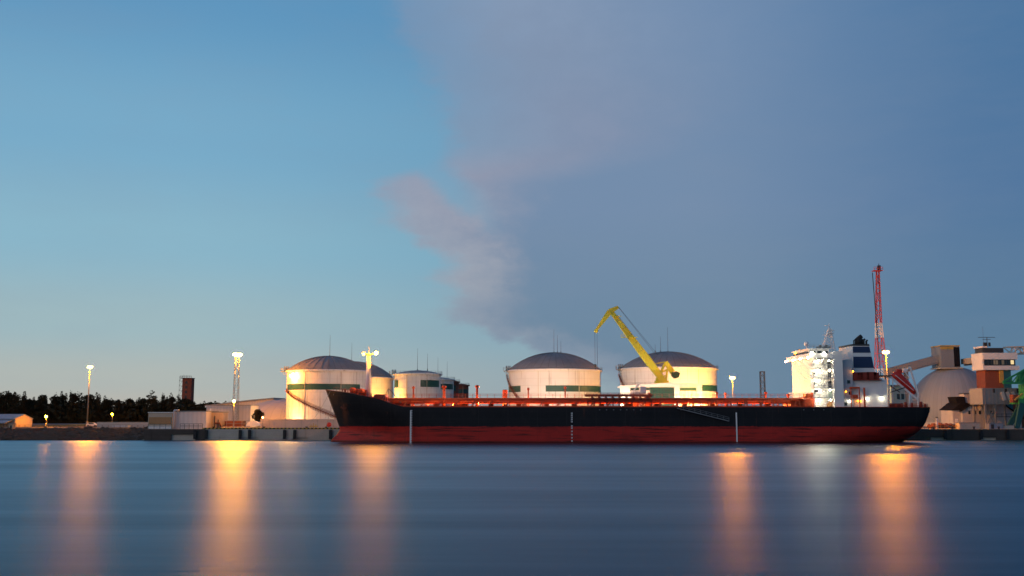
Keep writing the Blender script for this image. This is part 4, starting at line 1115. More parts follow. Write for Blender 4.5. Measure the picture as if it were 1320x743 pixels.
# funnel
fx0, fx1b, fx1t = PX(1096, 309), PX(1131.5, 308), PX(1124, 308)
zf0, zf1 = PZ(488, 308), PZ(446, 308)
def fsec(py0, py1, m, grow=0.0, name='funnel_band'):
    z0, z1 = PZ(py1, 308), PZ(py0, 308)
    def xr(z): return fx1b + (fx1t - fx1b) * (z - zf0) / (zf1 - zf0)
    def xl(z): return fx0 + .9 * (z - zf0) / (zf1 - zf0)
    xs_ = PX(1102.5, 308)
    vs = []
    for z in (z0, z1):
        vs += [(xl(z) - grow, 310.2, z), (xs_ - grow, 308 - grow, z), (xr(z) + grow, 308 - grow, z), (xr(z) + grow + .5, 309.5, z), (xr(z) + grow + .5, 320, z), (xl(z) - grow, 320 + grow, z)]
    fs = [(i, (i + 1) % 6, 6 + (i + 1) % 6, 6 + i) for i in range(6)] + [(5, 4, 3, 2, 1, 0), (6, 7, 8, 9, 10, 11)]
    return MB().add(vs, fs)
M['funnel_blue'] = mat('funnel_blue_paint', (.018, .035, .095), .4, var=.08)
fn = fsec(446, 488, None).build('funnel', 'white_clean', ship)
for (a_, c_) in ((447, 455), (460, 474.5), (481.5, 487.8)):
    bm = fsec(a_, c_, None, .03)
    # the blue bands leave the forward face white
    bm.v = [(max(v[0], PX(1102.7, 308)), v[1], v[2]) for v in bm.v]
    bm.build('blue_band', 'funnel_blue', fn)
fsec(443.8, 446, None, .12).build('funnel_cap', 'dark', fn)
for k, (px, r, h) in enumerate(((1107, .45, 1.6), (1110.5, .75, 2.0), (1114, .35, 1.3), (1117, .35, 1.4), (1120.5, .3, 1.1), (1104, .15, 1.2))):
    x = PX(px, 313); z = PZ(444, 313)
    MB().tube((x, 313, z - .3), (x, 313, z + h), r, r, 10).tube((x, 313, z + h - .2), (x + r * 1.3, 313, z + h + r * .7), r * .9, r * .9, 10).build('exhaust_pipe', 'black', fn)
for (px, py, pw) in ((1095, 517.5, 90), (1118.5, 514, 130), (1137.5, 513.5, 130), (1110, 517.5, 30), (1106, 517, 30), (1099.5, 479, 40), (1090.5, 505, 25)):
    y = 303.2 if px < 1101 else 304.3
    c = P(px, py, y); ship_light('deck_light', c.x, y, c.z, .34 if pw > 50 else .2, pw, COOL if pw > 50 else WARM, ship)
# radar mast
b = MB(); c0 = PX(1071, 314)
top = P(1068.5, 417, 314)
b.lattice((c0 - .3, 314, zw), (top.x + .2, 314, PZ(424, 314)), 3.2, .8, 8, .16, .1)
b.tube((top.x, 314, PZ(428, 314)), (top.x, 314, top.z), .16, .08).bar((PX(1064, 314), 314, PZ(432, 314)), (PX(1076, 314), 314, PZ(432, 314)), .18)
b.bar((PX(1076.5, 314), 314, PZ(430, 314)), (PX(1080.5, 314), 314, PZ(455, 314)), .16).box(PX(1072, 314), PX(1078, 314), 313, 315, PZ(430.4, 314), PZ(429.6, 314))
b.bar((PX(1066, 314), 313.5, PZ(446, 314)), (PX(1076, 314), 313.5, PZ(446, 314)), .2)
rm = b.build('radar_mast', WH, ship)
MB().box(PX(1073, 314), PX(1079, 314), 313.6, 313.9, PZ(427, 314), PZ(425.8, 314)).tube((PX(1076, 314), 313.8, PZ(430, 314)), (PX(1076, 314), 313.8, PZ(427, 314)), .2).build('radar_scanner', WH, rm)
MB().box(PX(1067, 314), PX(1072, 314), 313.3, 313.6, PZ(420.6, 314), PZ(419.8, 314)).build('radar_scanner', WH, rm)
b = MB()
for px, py in ((1063, 437), (1066.5, 426), (1055, 447)): b.tube((PX(px, 312), 312, zw), (PX(px, 312), 312, PZ(py, 312)), .09, .04)
b.build('whip_aerials', WH, ship)
# ---- stern: launching frame, lifeboat, rails
a = P(1147, 480, 311); c = P(1184, 513, 311)
b = MB()
for y in (309.2, 313.2):
    p0, p1 = P(1148, 486, y), P(1183, 515.5, y)
    b.bar(p0, p1, .5)
    b.bar(p1, (p1.x, y, ZD), .3); b.bar((PX(1172, y), y, ZD), P(1172, 506, y), .26)
    b.bar(P(1173, 473.5, y), P(1183.5, 508, y), .46); b.bar(P(1166, 479, y), P(1173, 473.5, y), .42); b.bar(P(1183.5, 508, y), p1, .34)
    b.bar(P(1166, 479, y), P(1172, 487, y), .24)
    b.bar((PX(1146, y), y, ZD), P(1146, 484, y), .34); b.bar((PX(1151, y), y, ZD), P(1151, 488, y), .24)
for f_ in (0, .35, .7, 1): p0 = P(1148, 486, 309.2).lerp(P(1183, 515.5, 309.2), f_); b.bar(p0, p0 + Vector((0, 4, 0)), .2)
b.bar(P(1173, 473.5, 309.2), P(1173, 473.5, 313.2), .3).box(PX(1169, 310), PX(1172.5, 310), 310, 312.5, PZ(480, 310), PZ(475, 310))
lf = b.build('launch_frame', 'white_clean', ship)
b = MB(); b.bar(P(1148, 506, 309), P(1166, 500, 309), .3); b.bar(P(1148, 498, 309), P(1160, 506, 309), .25)
b.box(PX(1130, 309), PX(1150, 309), 308, 314, PZ(485.5, 309), PZ(484, 309)); b.bar((PX(1143, 308.5), 308.5, ZD), (PX(1143, 308.5), 308.5, PZ(486, 309)), .3)
b.build('boat_platform', 'dark', ship)
pa, pb = P(1150, 482.5, 311.2), P(1180, 507.5, 311.2)
lb = empty('lifeboat', tuple(pa), 'bright red enclosed lifeboat tilted on its launching frame at the stern', 'lifeboat')
d = (pb - pa); Ln = d.length; d.normalize(); up = Vector((-d.z, 0, d.x)); 
if up.z < 0: up = -up
def ellips(b, prof, sec):
    n = 14; vs = []
    for t, w, hlo, hhi in prof:
        c = pa + d * (Ln * t)
        for i in range(n):
            a_ = 2 * PI * i / n; s_, k_ = sin(a_), cos(a_)
            hh = hhi if s_ > 0 else hlo
            vs.append(c + Vector((0, 1, 0)) * (w * k_) + up * (hh * s_))
    fs = []
    m = len(prof)
    for j in range(m - 1):
        for i in range(n): fs.append((j * n + i, j * n + (i + 1) % n, (j + 1) * n + (i + 1) % n, (j + 1) * n + i))
    fs += [tuple(range(n - 1, -1, -1)), tuple(range((m - 1) * n, m * n))]
    b.add(vs, fs, True)
b = MB(); ellips(b, [(0, .7, .7, .9), (.04, 1.1, .95, 1.5), (.2, 1.4, 1.1, 2.0), (.5, 1.5, 1.2, 1.75), (.8, 1.25, 1.05, 1.2), (.95, .7, .7, .7), (1.0, .25, .35, .35)], 14)
b.build('hull', 'red_bright', lb)
c = pa + d * (Ln * .14) + up * 1.7
b = MB(); b.box(c.x - .8, c.x + .8, c.y - .7, c.y + .7, c.z - .1, c.z + 1.0); b.build('cockpit', 'red_bright', lb)
b = MB(); b.box(c.x + .55, c.x + .83, c.y - .73, c.y + .73, c.z + .4, c.z + .85); b.build('window', 'glass', lb)
b = MB(); p0, p1 = pa + d * .5 - Vector((0, 1.5, 0)), pa + d * (Ln * .85) - Vector((0, 1.35, 0)); b.bar(p0, p1, .14); b.build('grab_rail', 'white_clean', lb)
b = MB(); pts = [Vector((x, 304.3, ZD)) for x in (PX(1150, 304), PX(1196, 304))]; b.rail(pts, 1.05, 1.6, .035)
b.rail([(XS - .3, 304.4, ZD), (XS - .3, 325.5, ZD)], 1.05, 1.6, .035); b.build('stern_railing', 'red_deck', ship)
b = MB()
for px, y, h, r in ((1163, 306, 1.3, .4), (1168, 306, 1.6, .5), (1176, 306, 1.4, .4), (1187.5, 305.5, 1.7, .55), (1193, 306, 1.1, .4), (1156, 306, 1.1, .5)):
    x = PX(px, y); MB().tube((x, y, ZD - .02), (x, y, ZD + h), r, r * .8, 10).tube((x, y - .5, ZD + h * .6), (x, y + .5, ZD + h * .6), r * .5, r * .5, 8).build('mooring_post', 'red_deck', ship)
b.box(PX(1150, 307), PX(1164, 307), 307, 309, ZD, ZD + 1.2); b.build('mooring_winches', 'red_deck', ship)

# ------------------------------------------------------------------ mooring ropes
def rope(pa, pb, sag, label, r=.07):
    b = MB(); pa = Vector(pa); pb = Vector(pb); pts = [pa.lerp(pb, i / 14) - Vector((0, 0, sag * 4 * (i / 14) * (1 - i / 14))) for i in range(15)]
    b.path(pts, r, 6); return b.build('mooring_rope', 'rope', origin=tuple(pa), label=label, cat='mooring rope')
bx0 = PX(395, QY)
x = PX(425, 312); z = deckz(x) - .25; y0 = YC - half(x, z)
rope((x, y0 - .1, z), (bx0, QY + 1, GZ + .7), 1.0, 'pale mooring rope running from the bow down to the quay bollard, upper one')
x = PX(430, 311); z = deckz(x) - .9
rope((x, YC - half(x, z) - .12, z), (PX(420, QY), QY + 1, GZ + .7), .6, 'short pale mooring rope from the bow to the nearer quay bollard')
rope((XS + .05, 312, ZD - .3), (PX(1228, QY), QY + 1, GZ + .7), .8, 'mooring rope slanting from the stern down to the quay')

# ------------------------------------------------------------------ yellow crane and its hall
Y = 352
hx0, hx1 = PX(801, Y), PX(906, Y); zt, zu = PZ(493.5, Y), PZ(499.5, Y)
hall = empty('crane_portal_hall', ((hx0 + hx1) / 2, Y, GZ), 'long white flat roofed portal hall with dark green glazing under the yellow crane', 'hall')
sl = MB().prism([(hx0, zu), (hx1, PZ(499, Y)), (hx1, PZ(495, Y)), (PX(870, Y), PZ(493, Y)), (hx0, PZ(497.5, Y))], 'y', Y, Y + 12).build('roof', 'white', hall)
for px0, px1 in ((801, 813), (870, 877), (900, 906)):
    MB().box(PX(px0, Y), PX(px1, Y), Y + .3, Y + 3, GZ, zu - .003).build('pier', 'white', hall)
gl = MB().box(PX(839, Y), PX(870, Y), Y + .5, Y + 3, GZ, zu - .005).build('glazing', 'green_band', hall)
b = MB()
for k in range(7): xx = PX(839, Y) + (k + .5) * (PX(870, Y) - PX(839, Y)) / 7; b.box(xx - .08, xx + .08, Y + .42, Y + .5, GZ, zu - .01)
b.build('mullions', 'dark', gl)
MB().box(PX(815, Y), PX(839, Y), Y + 2, Y + 3, GZ, PZ(503, Y)).build('rear_panel', 'pink_conc', hall)
b = MB(); b.rail([(hx0, Y + .3, PZ(497.5, Y)), (PX(840, Y), Y + .3, PZ(496, Y))], .9, 2, .04); b.build('roof_rail', 'steel', hall)

Yc_ = 356
cr = empty('harbour_crane', (PX(853, Yc_), Yc_, PZ(494, Yc_)), 'yellow luffing harbour crane with raised boom and hooked beak jib', 'crane')
foot, head = P(855.5, 492, Yc_), P(789.5, 404, Yc_)
def tapered(b, p, q, w0, w1, dy0, dy1):
    p = Vector(p); q = Vector(q); d = (q - p).normalized(); n_ = Vector((-d.z, 0, d.x))
    vs = []
    for c, w, dy in ((p, w0, dy0), (q, w1, dy1)):
        vs += [c + n_ * w + Vector((0, -dy, 0)), c - n_ * w + Vector((0, -dy, 0)), c - n_ * w + Vector((0, dy, 0)), c + n_ * w + Vector((0, dy, 0))]
    return b.add(vs, [(0, 1, 5, 4), (1, 2, 6, 5), (2, 3, 7, 6), (3, 0, 4, 7), (3, 2, 1, 0), (4, 5, 6, 7)])
b = MB(); mid = foot.lerp(head, .35); tapered(b, foot, mid, .95, 1.25, 1.4, 1.2); tapered(b, mid, head, 1.25, .7, 1.2, .6); bo = b.build('boom', 'yellow', cr)
b = MB(); q2 = foot.lerp(head, .62); b.box(q2.x - 4.0, q2.x + 1.8, Yc_ - 1.8, Yc_ - 1.2, q2.z + .4, q2.z + .65); b.rail([(q2.x - 4.0, Yc_ - 1.8, q2.z + .6), (q2.x - .8, Yc_ - 1.8, q2.z + .6)], 1, 1, .05)
q3 = foot.lerp(head, .955); b.box(q3.x - 1.3, q3.x + 2.2, Yc_ - 1.4, Yc_ - .9, q3.z - .2, q3.z + .05)
b.build('boom_platform', 'yellow', bo)
b = MB(); tip, knee, back = P(768.5, 426, Yc_), P(786, 402, Yc_), P(797, 396, Yc_)
tapered(b, tip, knee, .4, 1.0, .35, .6); tapered(b, knee, back, 1.0, .5, .6, .4); b.tube(tip + Vector((0, -.3, -.2)), tip + Vector((0, .3, -.2)), .75, .75, 14); b.bar(P(786, 400, Yc_), P(791, 405, Yc_), .9)
b.build('beak_jib', 'yellow', cr)
b = MB(); n_ = (head - foot).normalized(); off = Vector((-n_.z, 0, n_.x)) * -1.35
if off.z < 0: off = -off
l0, l1 = foot.lerp(head, .06) + off, foot.lerp(head, .95) + off * .75
for dy in (-.35, .35): b.bar(l0 + Vector((0, dy, 0)), l1 + Vector((0, dy, 0)), .07)
for k in range(50): q_ = l0.lerp(l1, k / 49); b.bar(q_ + Vector((0, -.35, 0)), q_ + Vector((0, .35, 0)), .05)
for k in range(1, 9): q_ = foot.lerp(head, k / 9); b.bar(q_ - off * .95 + Vector((0, -1.32 + .06 * k, 0)), q_ + off * .85 + Vector((0, -1.32 + .06 * k, 0)), .09)
b.build('boom_ladder', 'steel', bo)
b = MB(); b.tube(tip + Vector((-.5, 0, -.3)), (tip.x - .5, Yc_, PZ(470, Yc_)), .06); b.tube(back, P(843, 455, Yc_), .05); b.tube(back + Vector((.2, .5, 0)), P(848, 458, Yc_ + .5), .05); b.tube(foot.lerp(head, .6), P(832, 459, Yc_), .07)
b.build('ropes', 'dark', cr)
b = MB(); c = Vector((tip.x - .5, Yc_, PZ(470, Yc_) - .4)); b.ball(c, .55, 10, 6).tube(c, c + Vector((0, 0, -1.2)), .12); b.build('hook', 'dark', cr)
b = MB()
b.bar(P(846, 493, Yc_), P(858, 467, Yc_), .8); b.bar(P(858, 493, Yc_), P(860, 478, Yc_), .7); b.bar(P(848, 482, Yc_), P(862, 476, Yc_), .6); b.bar(P(845, 489, Yc_), P(859, 484, Yc_), .5); b.bar(P(833, 471.5, Yc_), P(858, 466.5, Yc_), .25)
b.box(PX(845, Yc_), PX(862, Yc_), Yc_ - 1.5, Yc_ + 1.5, PZ(494, Yc_), PZ(491, Yc_)); b.build('gantry_frame', 'yellow', cr)
b = MB(); tapered(b, P(858, 467, Yc_), P(867, 480, Yc_), .7, .9, .6, .7); b.build('counter_lever', 'yellow', cr)
b = MB(); c = P(870.5, 482.5, Yc_); b.prism([(c.x - 1.3, c.z - .6), (c.x - .3, c.z - 1.6), (c.x + 1.0, c.z - 1.2), (c.x + 1.5, c.z + .4), (c.x + .2, c.z + 1.0), (c.x - 1.5, c.z + .5)], 'y', Yc_ - 1.2, Yc_ + 1.2); b.build('counterweight', 'green_band', cr)
b = MB(); b.tube((PX(853, Yc_), Yc_, PZ(494, Yc_) - 3), (PX(853, Yc_), Yc_, PZ(494, Yc_)), 2.6, 2.6, 20); b.build('slewing_column', 'yellow', cr)

# ------------------------------------------------------------------ right shore
# red and white lattice tower
Y = 400; root = empty('lattice_tower', (PX(1137, Y), Y, GZ), 'very tall red and white lattice tower rising behind the funnel', 'tower')
pts = [(1137.5, 552, 6.4, None), (1136.3, 508, 4.6, 'red_mast'), (1135.2, 476, 3.6, 'white_mast'), (1133.6, 436, 2.4, 'red_mast'), (1132.6, 417, 1.9, 'white_mast'), (1131.4, 350, .95, 'red_mast')]
for (a_, c_) in zip(pts, pts[1:]):
    p0, p1 = P(a_[0], a_[1], Y), P(c_[0], c_[1], Y)
    if a_[3] is None: p0.z = GZ
    MB().lattice(p0, p1, a_[2], c_[2], max(3, int((p1 - p0).length / 3.0)), .26, .16).build('mast_section', c_[3], root)
p = P(1131.2, 349.5, Y); b = MB().box(p.x - 1.9, p.x + 1.6, Y - 1.5, Y + 1.5, p.z - .1, p.z + .2); b.rail([(p.x - 1.9, Y - 1.5, p.z + .2), (p.x + 1.6, Y - 1.5, p.z + .2)], 1.2, .9, .07); b.build('platform', 'red_mast', root)
b = MB().tube((p.x + .6, Y, p.z), (p.x + .6, Y, PZ(340, Y)), .2, .12).box(p.x + .1, p.x + 1.2, Y - .5, Y + .5, p.z + .4, p.z + 2.2).build('antenna', 'dark', root)
b = MB(); b.bar((PX(1137, Y) , Y - 2.2, GZ), (PX(1131.6, Y), Y - .7, PZ(352, Y)), .25); b.build('cable_tray', 'dark', root)
# big dome silo
Y = 408; cx = PX(1231, Y); zt = PZ(473, Y); rr = 17.4; pr = [(rr, GZ), (rr, GZ + 5)]
for i in range(1, 25):
    t = i / 24 * PI / 2; pr.append((max(.02, rr * cos(t)), GZ + 5 + (zt - GZ - 5) * sin(t)))
root = empty('storage_dome', (cx, Y, GZ), 'great smooth grey dome silo behind the stern', 'dome')
MB().lathe(cx, Y, pr, 96).build('shell', 'dome_grey', root)
MB().lathe(cx, Y, [(rr + .5, GZ), (rr + .5, GZ + 1.6), (rr - .3, GZ + 1.65)], 96).build('ring_beam', 'concrete', root)
# transfer tower on the dome
x0, xm, x1 = PX(1216.5, 402), PX(1233, 402), PX(1243, 402)
root = empty('transfer_tower', ((x0 + x1) / 2, Y, PZ(473, 405)), 'square concrete transfer tower with a mustard top, standing on the big dome', 'tower')
MB().box(x0, x1 - .6, 402, 411, PZ(475, 402), PZ(446.5, 402)).build('wall', 'silo_conc', root)
MB().box(x0 - .05, x0 + 5.4, 401.92, 401.99, PZ(450.5, 402), PZ(447, 402)).build('mustard_band', 'mustard', root); MB().box(x0 - .2, x1 - .4, 401.8, 411.2, PZ(446.5, 402), PZ(445.3, 402)).build('roof', 'mustard', root)
MB().box(x0 - .5, x1 + .3, 401.5, 411.5, PZ(475.5, 402), PZ(474, 402)).build('base_slab', 'concrete', root)
MB().box(x0 + 5.2, x1 - .58, 401.9, 401.99, PZ(473, 402), PZ(447.8, 402)).build('shaded_cladding', 'roof_tar', root)  # dark clad right face, with its shade put into the colour
# inclined gallery
Yg = 405; a = P(1140, 481.5, Yg); c = P(1219, 459, Yg - 1); a2, c2 = P(1155, 474.5, Yg), P(1221, 457.5, Yg)
root = empty('conveyor_gallery', tuple(P(1163, 476, Yg)), 'grey enclosed conveyor gallery sloping up to the transfer tower', 'conveyor')
def gallery(b, p, q, h, y0, y1):
    return b.add([(p.x, y0, p.z - h), (q.x, y0, q.z - h), (q.x, y0, q.z + h), (p.x, y0, p.z + h), (p.x, y1, p.z - h), (q.x, y1, q.z - h), (q.x, y1, q.z + h), (p.x, y1, p.z + h)],
                 [(0, 1, 2, 3), (7, 6, 5, 4), (0, 4, 5, 1), (3, 2, 6, 7), (0, 3, 7, 4), (1, 5, 6, 2)])
a2 = P(1140, 480.5, Yg); c2 = P(1217.5, 459.5, Yg)
gallery(MB(), a2, c2, 1.35, Yg - 1.4, Yg + 1.4).build('gallery_box', 'silo_conc', root)
b = MB(); a3, c3 = a2 - Vector((0, 0, 1.75)), c2 - Vector((0, 0, 1.75)); gallery(b, a3, c3, .38, Yg - 1.6, Yg + 1.6).build('bottom_girder', 'steel', root)
for px in (1162, 1170):
    xx = PX(px, Yg); zz = a2.z + (c2.z - a2.z) * (xx - a2.x) / (c2.x - a2.x) - 2.1
    for y in (Yg - 1.3, Yg + 1.3): MB().bar((xx, y, GZ), (xx, y, zz), .7).build('leg', 'steel', root)
b = MB(); 
for k in range(6): b.bar((PX(1162, Yg), Yg - 1.3, GZ + 3 * k), (PX(1170, Yg), Yg - 1.3, GZ + 3 * k + 3), .16)
b.build('leg_bracing', 'steel', root)
root = empty('conveyor_gallery', tuple(P(1250, 466, Yg)), 'short level conveyor gallery between the transfer tower and the white control building', 'conveyor')
a2 = P(1241.5, 466.5, 404); c2 = P(1262, 464.3, 388)
b = MB(); b.add([(a2.x, 403, a2.z - 1.0), (c2.x, 388, c2.z - 1.0), (c2.x, 388, c2.z + 1.2), (a2.x, 403, a2.z + 1.2), (a2.x, 406, a2.z - 1.0), (c2.x + 3, 391, c2.z - 1.0), (c2.x + 3, 391, c2.z + 1.2), (a2.x, 406, a2.z + 1.2)],
                [(0, 1, 2, 3), (7, 6, 5, 4), (0, 4, 5, 1), (3, 2, 6, 7), (0, 3, 7, 4), (1, 5, 6, 2)]).build('gallery_box', 'cream', root)
b = MB(); b.bar((a2.x, 402.8, a2.z - 1.4), (c2.x, 387.8, c2.z - 1.4), .6).build('bottom_girder', 'dark', root)
# control building on an orange tower
Y = 366; xl_, xr_ = PX(1270.5, Y), PX(1317.5, Y)
z0, z1, z2, z3 = PZ(477, Y), PZ(471.5, Y), PZ(463.5, Y), PZ(455, Y)
ct = empty('control_tower', ((xl_ + xr_) / 2, Y, GZ), 'white control building with a dark window strip on an orange red shaft', 'control tower')
MB().box(xl_, xr_, Y, Y + 9, z0, z1).build('lower_parapet', 'white', ct)
MB().box(xl_, xr_ - .5, Y - .0, Y + 9, z2, z3).build('upper_parapet', 'white', ct)
MB().box(xl_ + .02, xl_ + .6, Y + .4, Y + 8.6, z1 + .003, z2 - .003).build('side_wall', 'white', ct)
wn = MB().box(xl_ + .62, xr_ - 1.2, Y + .3, Y + 8.6, z1 + .003, z2 - .003).build('window_strip', 'glass', ct)
b = MB()
for k in range(9): xx = xl_ + .7 + k * (xr_ - xl_ - 2.4) / 8; b.box(xx - .09, xx + .09, Y + .18, Y + .29, z1 + .003, z2 - .003)
b.build('mullion', 'dark', wn)
MB().box(xr_ - 3.0, xr_ - 1.7, Y + .2, Y + .28, z1 + .5, z2 - .3).build('lit_pane', emit('lit_window_pane', (1, .75, .35), .9), wn)
MB().box(xl_ + 4.0, xl_ + 5.6, Y + .2, Y + .28, z1 + .4, z2 - .3).build('lit_pane', emit('dim_window_pane', (1, .7, .35), .09), wn)
MB().box(xl_ + 7.0, xl_ + 7.8, Y + .2, Y + .28, z1 + .4, z2 - .3).build('lit_pane', MATS['dim_window_pane'], wn)
MB().box(xl_ + .6, PX(1300, Y), Y + 1, Y + 7, z3 + .003, PZ(448.5, Y)).build('roof_room', 'dark', ct); MB().box(xl_ + .2, PX(1279, Y), Y + .8, Y + 7.3, PZ(448.4, Y), PZ(446.3, Y)).build('roof_slab', 'white', ct)
x = PX(1277.5, Y + 3); b = MB().tube((x, Y + 3, PZ(447, Y)), (x, Y + 3, PZ(434, Y)), .12)
for dx in (-1.4, -.7, .5): b.box(x + dx, x + dx + .6, Y + 2.7, Y + 3.3, PZ(446, Y), PZ(441, Y))
b.bar((x - 1.6, Y + 3, PZ(437, Y)), (x + 1.4, Y + 3, PZ(437, Y)), .15).box(x - 3.2, x + 3.0, Y + 2.9, Y + 3.1, PZ(434.6, Y), PZ(434, Y)); b.build('radar', 'dark', ct)
MB().tube((x - 1.3, Y + 3, PZ(447, Y)), (x - 1.3, Y + 3, PZ(420, Y)), .05, .03).build('antenna', 'dark', ct)
MB().box(PX(1272.5, Y + 1.5), PX(1301, Y + 1.5), Y + 1.5, Y + 8.5, GZ, z0 - .003).build('shaft', 'brick_orange', ct)
MB().box(PX(1291.5, Y + .9), PX(1296.5, Y + .9), Y + .9, Y + 1.45, PZ(494, Y), z0 - .003).build('mustard_panel', 'mustard', ct); MB().box(PX(1296.6, Y + 1), PX(1306, Y + 1), Y + 1.0, Y + 7, GZ, z0 - .005).build('teal_panel', 'teal', ct)
# lattice conveyor leaving to the right
root = empty('lattice_conveyor', (PX(1320, Y), Y + 4, z3), 'open pale lattice conveyor bridge leaving the control building roof to the right', 'conveyor')
b = MB(); a, c = (PX(1300.5, Y + 4), Y + 4, PZ(451.5, Y)), (PX(1420, Y + 4), Y + 4, PZ(449, Y)); b.lattice(a, c, 2.6, 2.6, 11, .35, .25); b.build('bridge_truss', 'cream', root)
b = MB(); xx = PX(1400, Y + 4); b.bar((xx, Y + 4, GZ), (xx, Y + 4, PZ(452, Y)), .8).bar((PX(1318, Y + 6), Y + 6.5, z3), (PX(1318, Y + 6), Y + 4, PZ(454, Y)), .4); b.build('support_leg', 'steel', root)
# hopper house on legs
Y = 350; xl_, xr_ = PX(1267.5, Y), PX(1318, Y); z0, z1 = PZ(521.5, Y), PZ(500.5, Y)
hp = empty('hopper_house', ((xl_ + xr_) / 2, Y, GZ), 'grey plated hopper house raised on legs, its left end lit warm', 'hopper')
MB().box(xl_ - .0, xr_, Y, Y + 10, z0, z1).build('body', 'silo_conc', hp)
b = MB()
for k in range(10): xx = xl_ + 1.1 + k * 1.3; b.box(xx - .06, xx + .06, Y - .08, Y - .003, z0 + .1, z1 - .1)
b.build('ribs', 'steel', hp)
for k, px in enumerate((1293, 1299.5, 1306)):
    xx = PX(px, Y); dz = .35 * k
    MB().prism([(xx - .6, z1 - 1.4), (xx + .4, z1 - 1.2), (xx + 1.2 + dz, z0 + 1.5), (xx + .1 + dz, z0 + 1.2)], 'y', Y - .5, Y - .1).build('chute_flap', 'grey_white', hp)
b = MB()
for k in range(3): b.box(xl_ + 3.6 + k * 4.2, xl_ + 4.4 + k * 4.2, Y - .05, Y - .003, z1 - 1.6, z1 - .2)
b.build('slots', 'dark', hp)
for px in (1271, 1284, 1312):
    for y in (Y + .5, Y + 9): MB().bar((PX(px, Y), y, GZ), (PX(px, Y), y, z0 - .003), .5).build('leg', 'steel', hp)
b = MB(); 
for a_, c_ in ((1271, 1284), (1284, 1271)): b.bar((PX(a_, Y), Y + .5, GZ), (PX(c_, Y), Y + .5, z0), .18)
b.build('leg_bracing', 'steel', hp)
b = MB(); b.box(PX(1284, Y), PX(1309, Y), Y - .6, Y + 3, PZ(538, Y), PZ(537, Y)); b.rail([(PX(1284, Y), Y - .5, PZ(537, Y)), (PX(1309, Y), Y - .5, PZ(537, Y))], 1, 1.5, .05); b.build('service_walk', 'dark', hp)
# gabled white house
Y = 362
hs = empty('gabled_house', (PX(1270, Y), Y, GZ), 'old white gabled house with dark tiled roof and dormer by the quay', 'house')
xL, xR, xA = PX(1240, Y), PX(1316, Y), PX(1276, Y); zE, zA, zR2 = PZ(530, Y), PZ(508, Y), PZ(539, Y)
MB().prism([(xL, GZ), (xR, GZ), (xR, zR2), (xA, zA), (xL, zE)], 'y', Y, Y + 14).build('wall', 'old_white', hs)
b = MB(); b.prism([(xL - .6, zE - .3), (xA, zA + .02), (xA, zA + .4), (xL - .6, zE + .1)], 'y', Y - .6, Y + 14.5); b.prism([(xA, zA + .02), (xR + .6, zR2 - .3), (xR + .6, zR2 + .1), (xA, zA + .4)], 'y', Y - .6, Y + 14.5)
# hipped left annex roof
xw = PX(1229.5, Y)
b.prism([(xw - .3, PZ(529, Y)), (xL + .1, PZ(529, Y)), (PX(1250, Y), PZ(519.5, Y)), (PX(1241, Y), PZ(519, Y))], 'y', Y + .6, Y + 12)
rf = b.build('roof', 'roof_tar', hs)
MB().box(xw, xL - .01, Y + 1, Y + 11, GZ, PZ(529.2, Y)).build('annex_wall', 'old_white', hs)
MB().prism([(PX(1234.5, Y), PZ(511.5, Y)), (PX(1247, Y), PZ(511.5, Y)), (PX(1248, Y), PZ(520, Y)), (PX(1237, Y), PZ(520, Y))], 'y', Y + 1.5, Y + 8).build('dormer', 'roof_tar', rf)
MB().box(PX(1247.2, Y), PX(1257, Y), Y + 2, Y + 6, PZ(520, Y), PZ(508, Y)).build('chimney', 'old_white', rf); MB().box(PX(1246.6, Y), PX(1257.5, Y), Y + 1.8, Y + 6.2, PZ(508, Y) + .003, PZ(507, Y)).build('chimney_cap', 'dark', rf)
for px in (1249.5, 1256.5, 1263, 1278, 1282.5):
    xx = PX(px, Y); zc = PZ(534.5, Y); w = MB().box(xx - .38, xx + .38, Y - .05, Y - .003, zc, zc + 1.3).build('window', 'glass', hs)
    MB().box(xx - .5, xx + .5, Y - .1, Y - .053, zc - .18, zc - .003).build('sill', 'white', w)
for px in (1250, 1257, 1264, 1282):
    xx = PX(px, Y); zc = PZ(529, Y); b = MB(); pr = [(xx - .55, zc), (xx + .55, zc)] + [(xx + .55 * cos(t), zc + .9 + .55 * sin(t)) for t in [PI * k / 8 for k in range(9)]]
    b.prism(pr, 'y', Y - .06, Y - .003).build('blind_arch', 'white_clean', hs)
b = MB(); b.box(PX(1232, Y), PX(1236, Y), Y + .92, Y + .99, GZ + .5, GZ + 3.2); b.build('door', 'white_clean', hs)
# low clutter on the quay
Y = 338
for (px0, px1, py, Y, m, nm, lb_, ct_) in ((1236, 1262, 545.5, 339, 'concrete', 'quay_parapet', 'low grey concrete parapet in front of the gabled house', 'wall'), (1274, 1292, 546, 338.5, 'blue_roof', 'switch_cabin', 'low blue grey cabin between the legs of the hopper house', 'cabin'), (1293, 1306, 549, 339, 'concrete', 'quay_block', 'pale concrete block next to the teal crane leg', 'block')):
    x0, x1 = PX(px0, Y), PX(px1, Y); zt = PZ(py, Y); rt = empty(nm, ((x0 + x1) / 2, Y, GZ), lb_, ct_)
    MB().box(x0, x1, Y, Y + 3, GZ, zt).build('body', m, rt); MB().box(x0 - .1, x1 + .1, Y - .1, Y + 3.1, zt + .003, zt + .15).build('top_slab', 'steel', rt)
    if nm == 'switch_cabin': MB().box(x0 + .6, x0 + 1.6, Y - .05, Y - .003, GZ, GZ + 1.5).build('door', 'dark', rt)
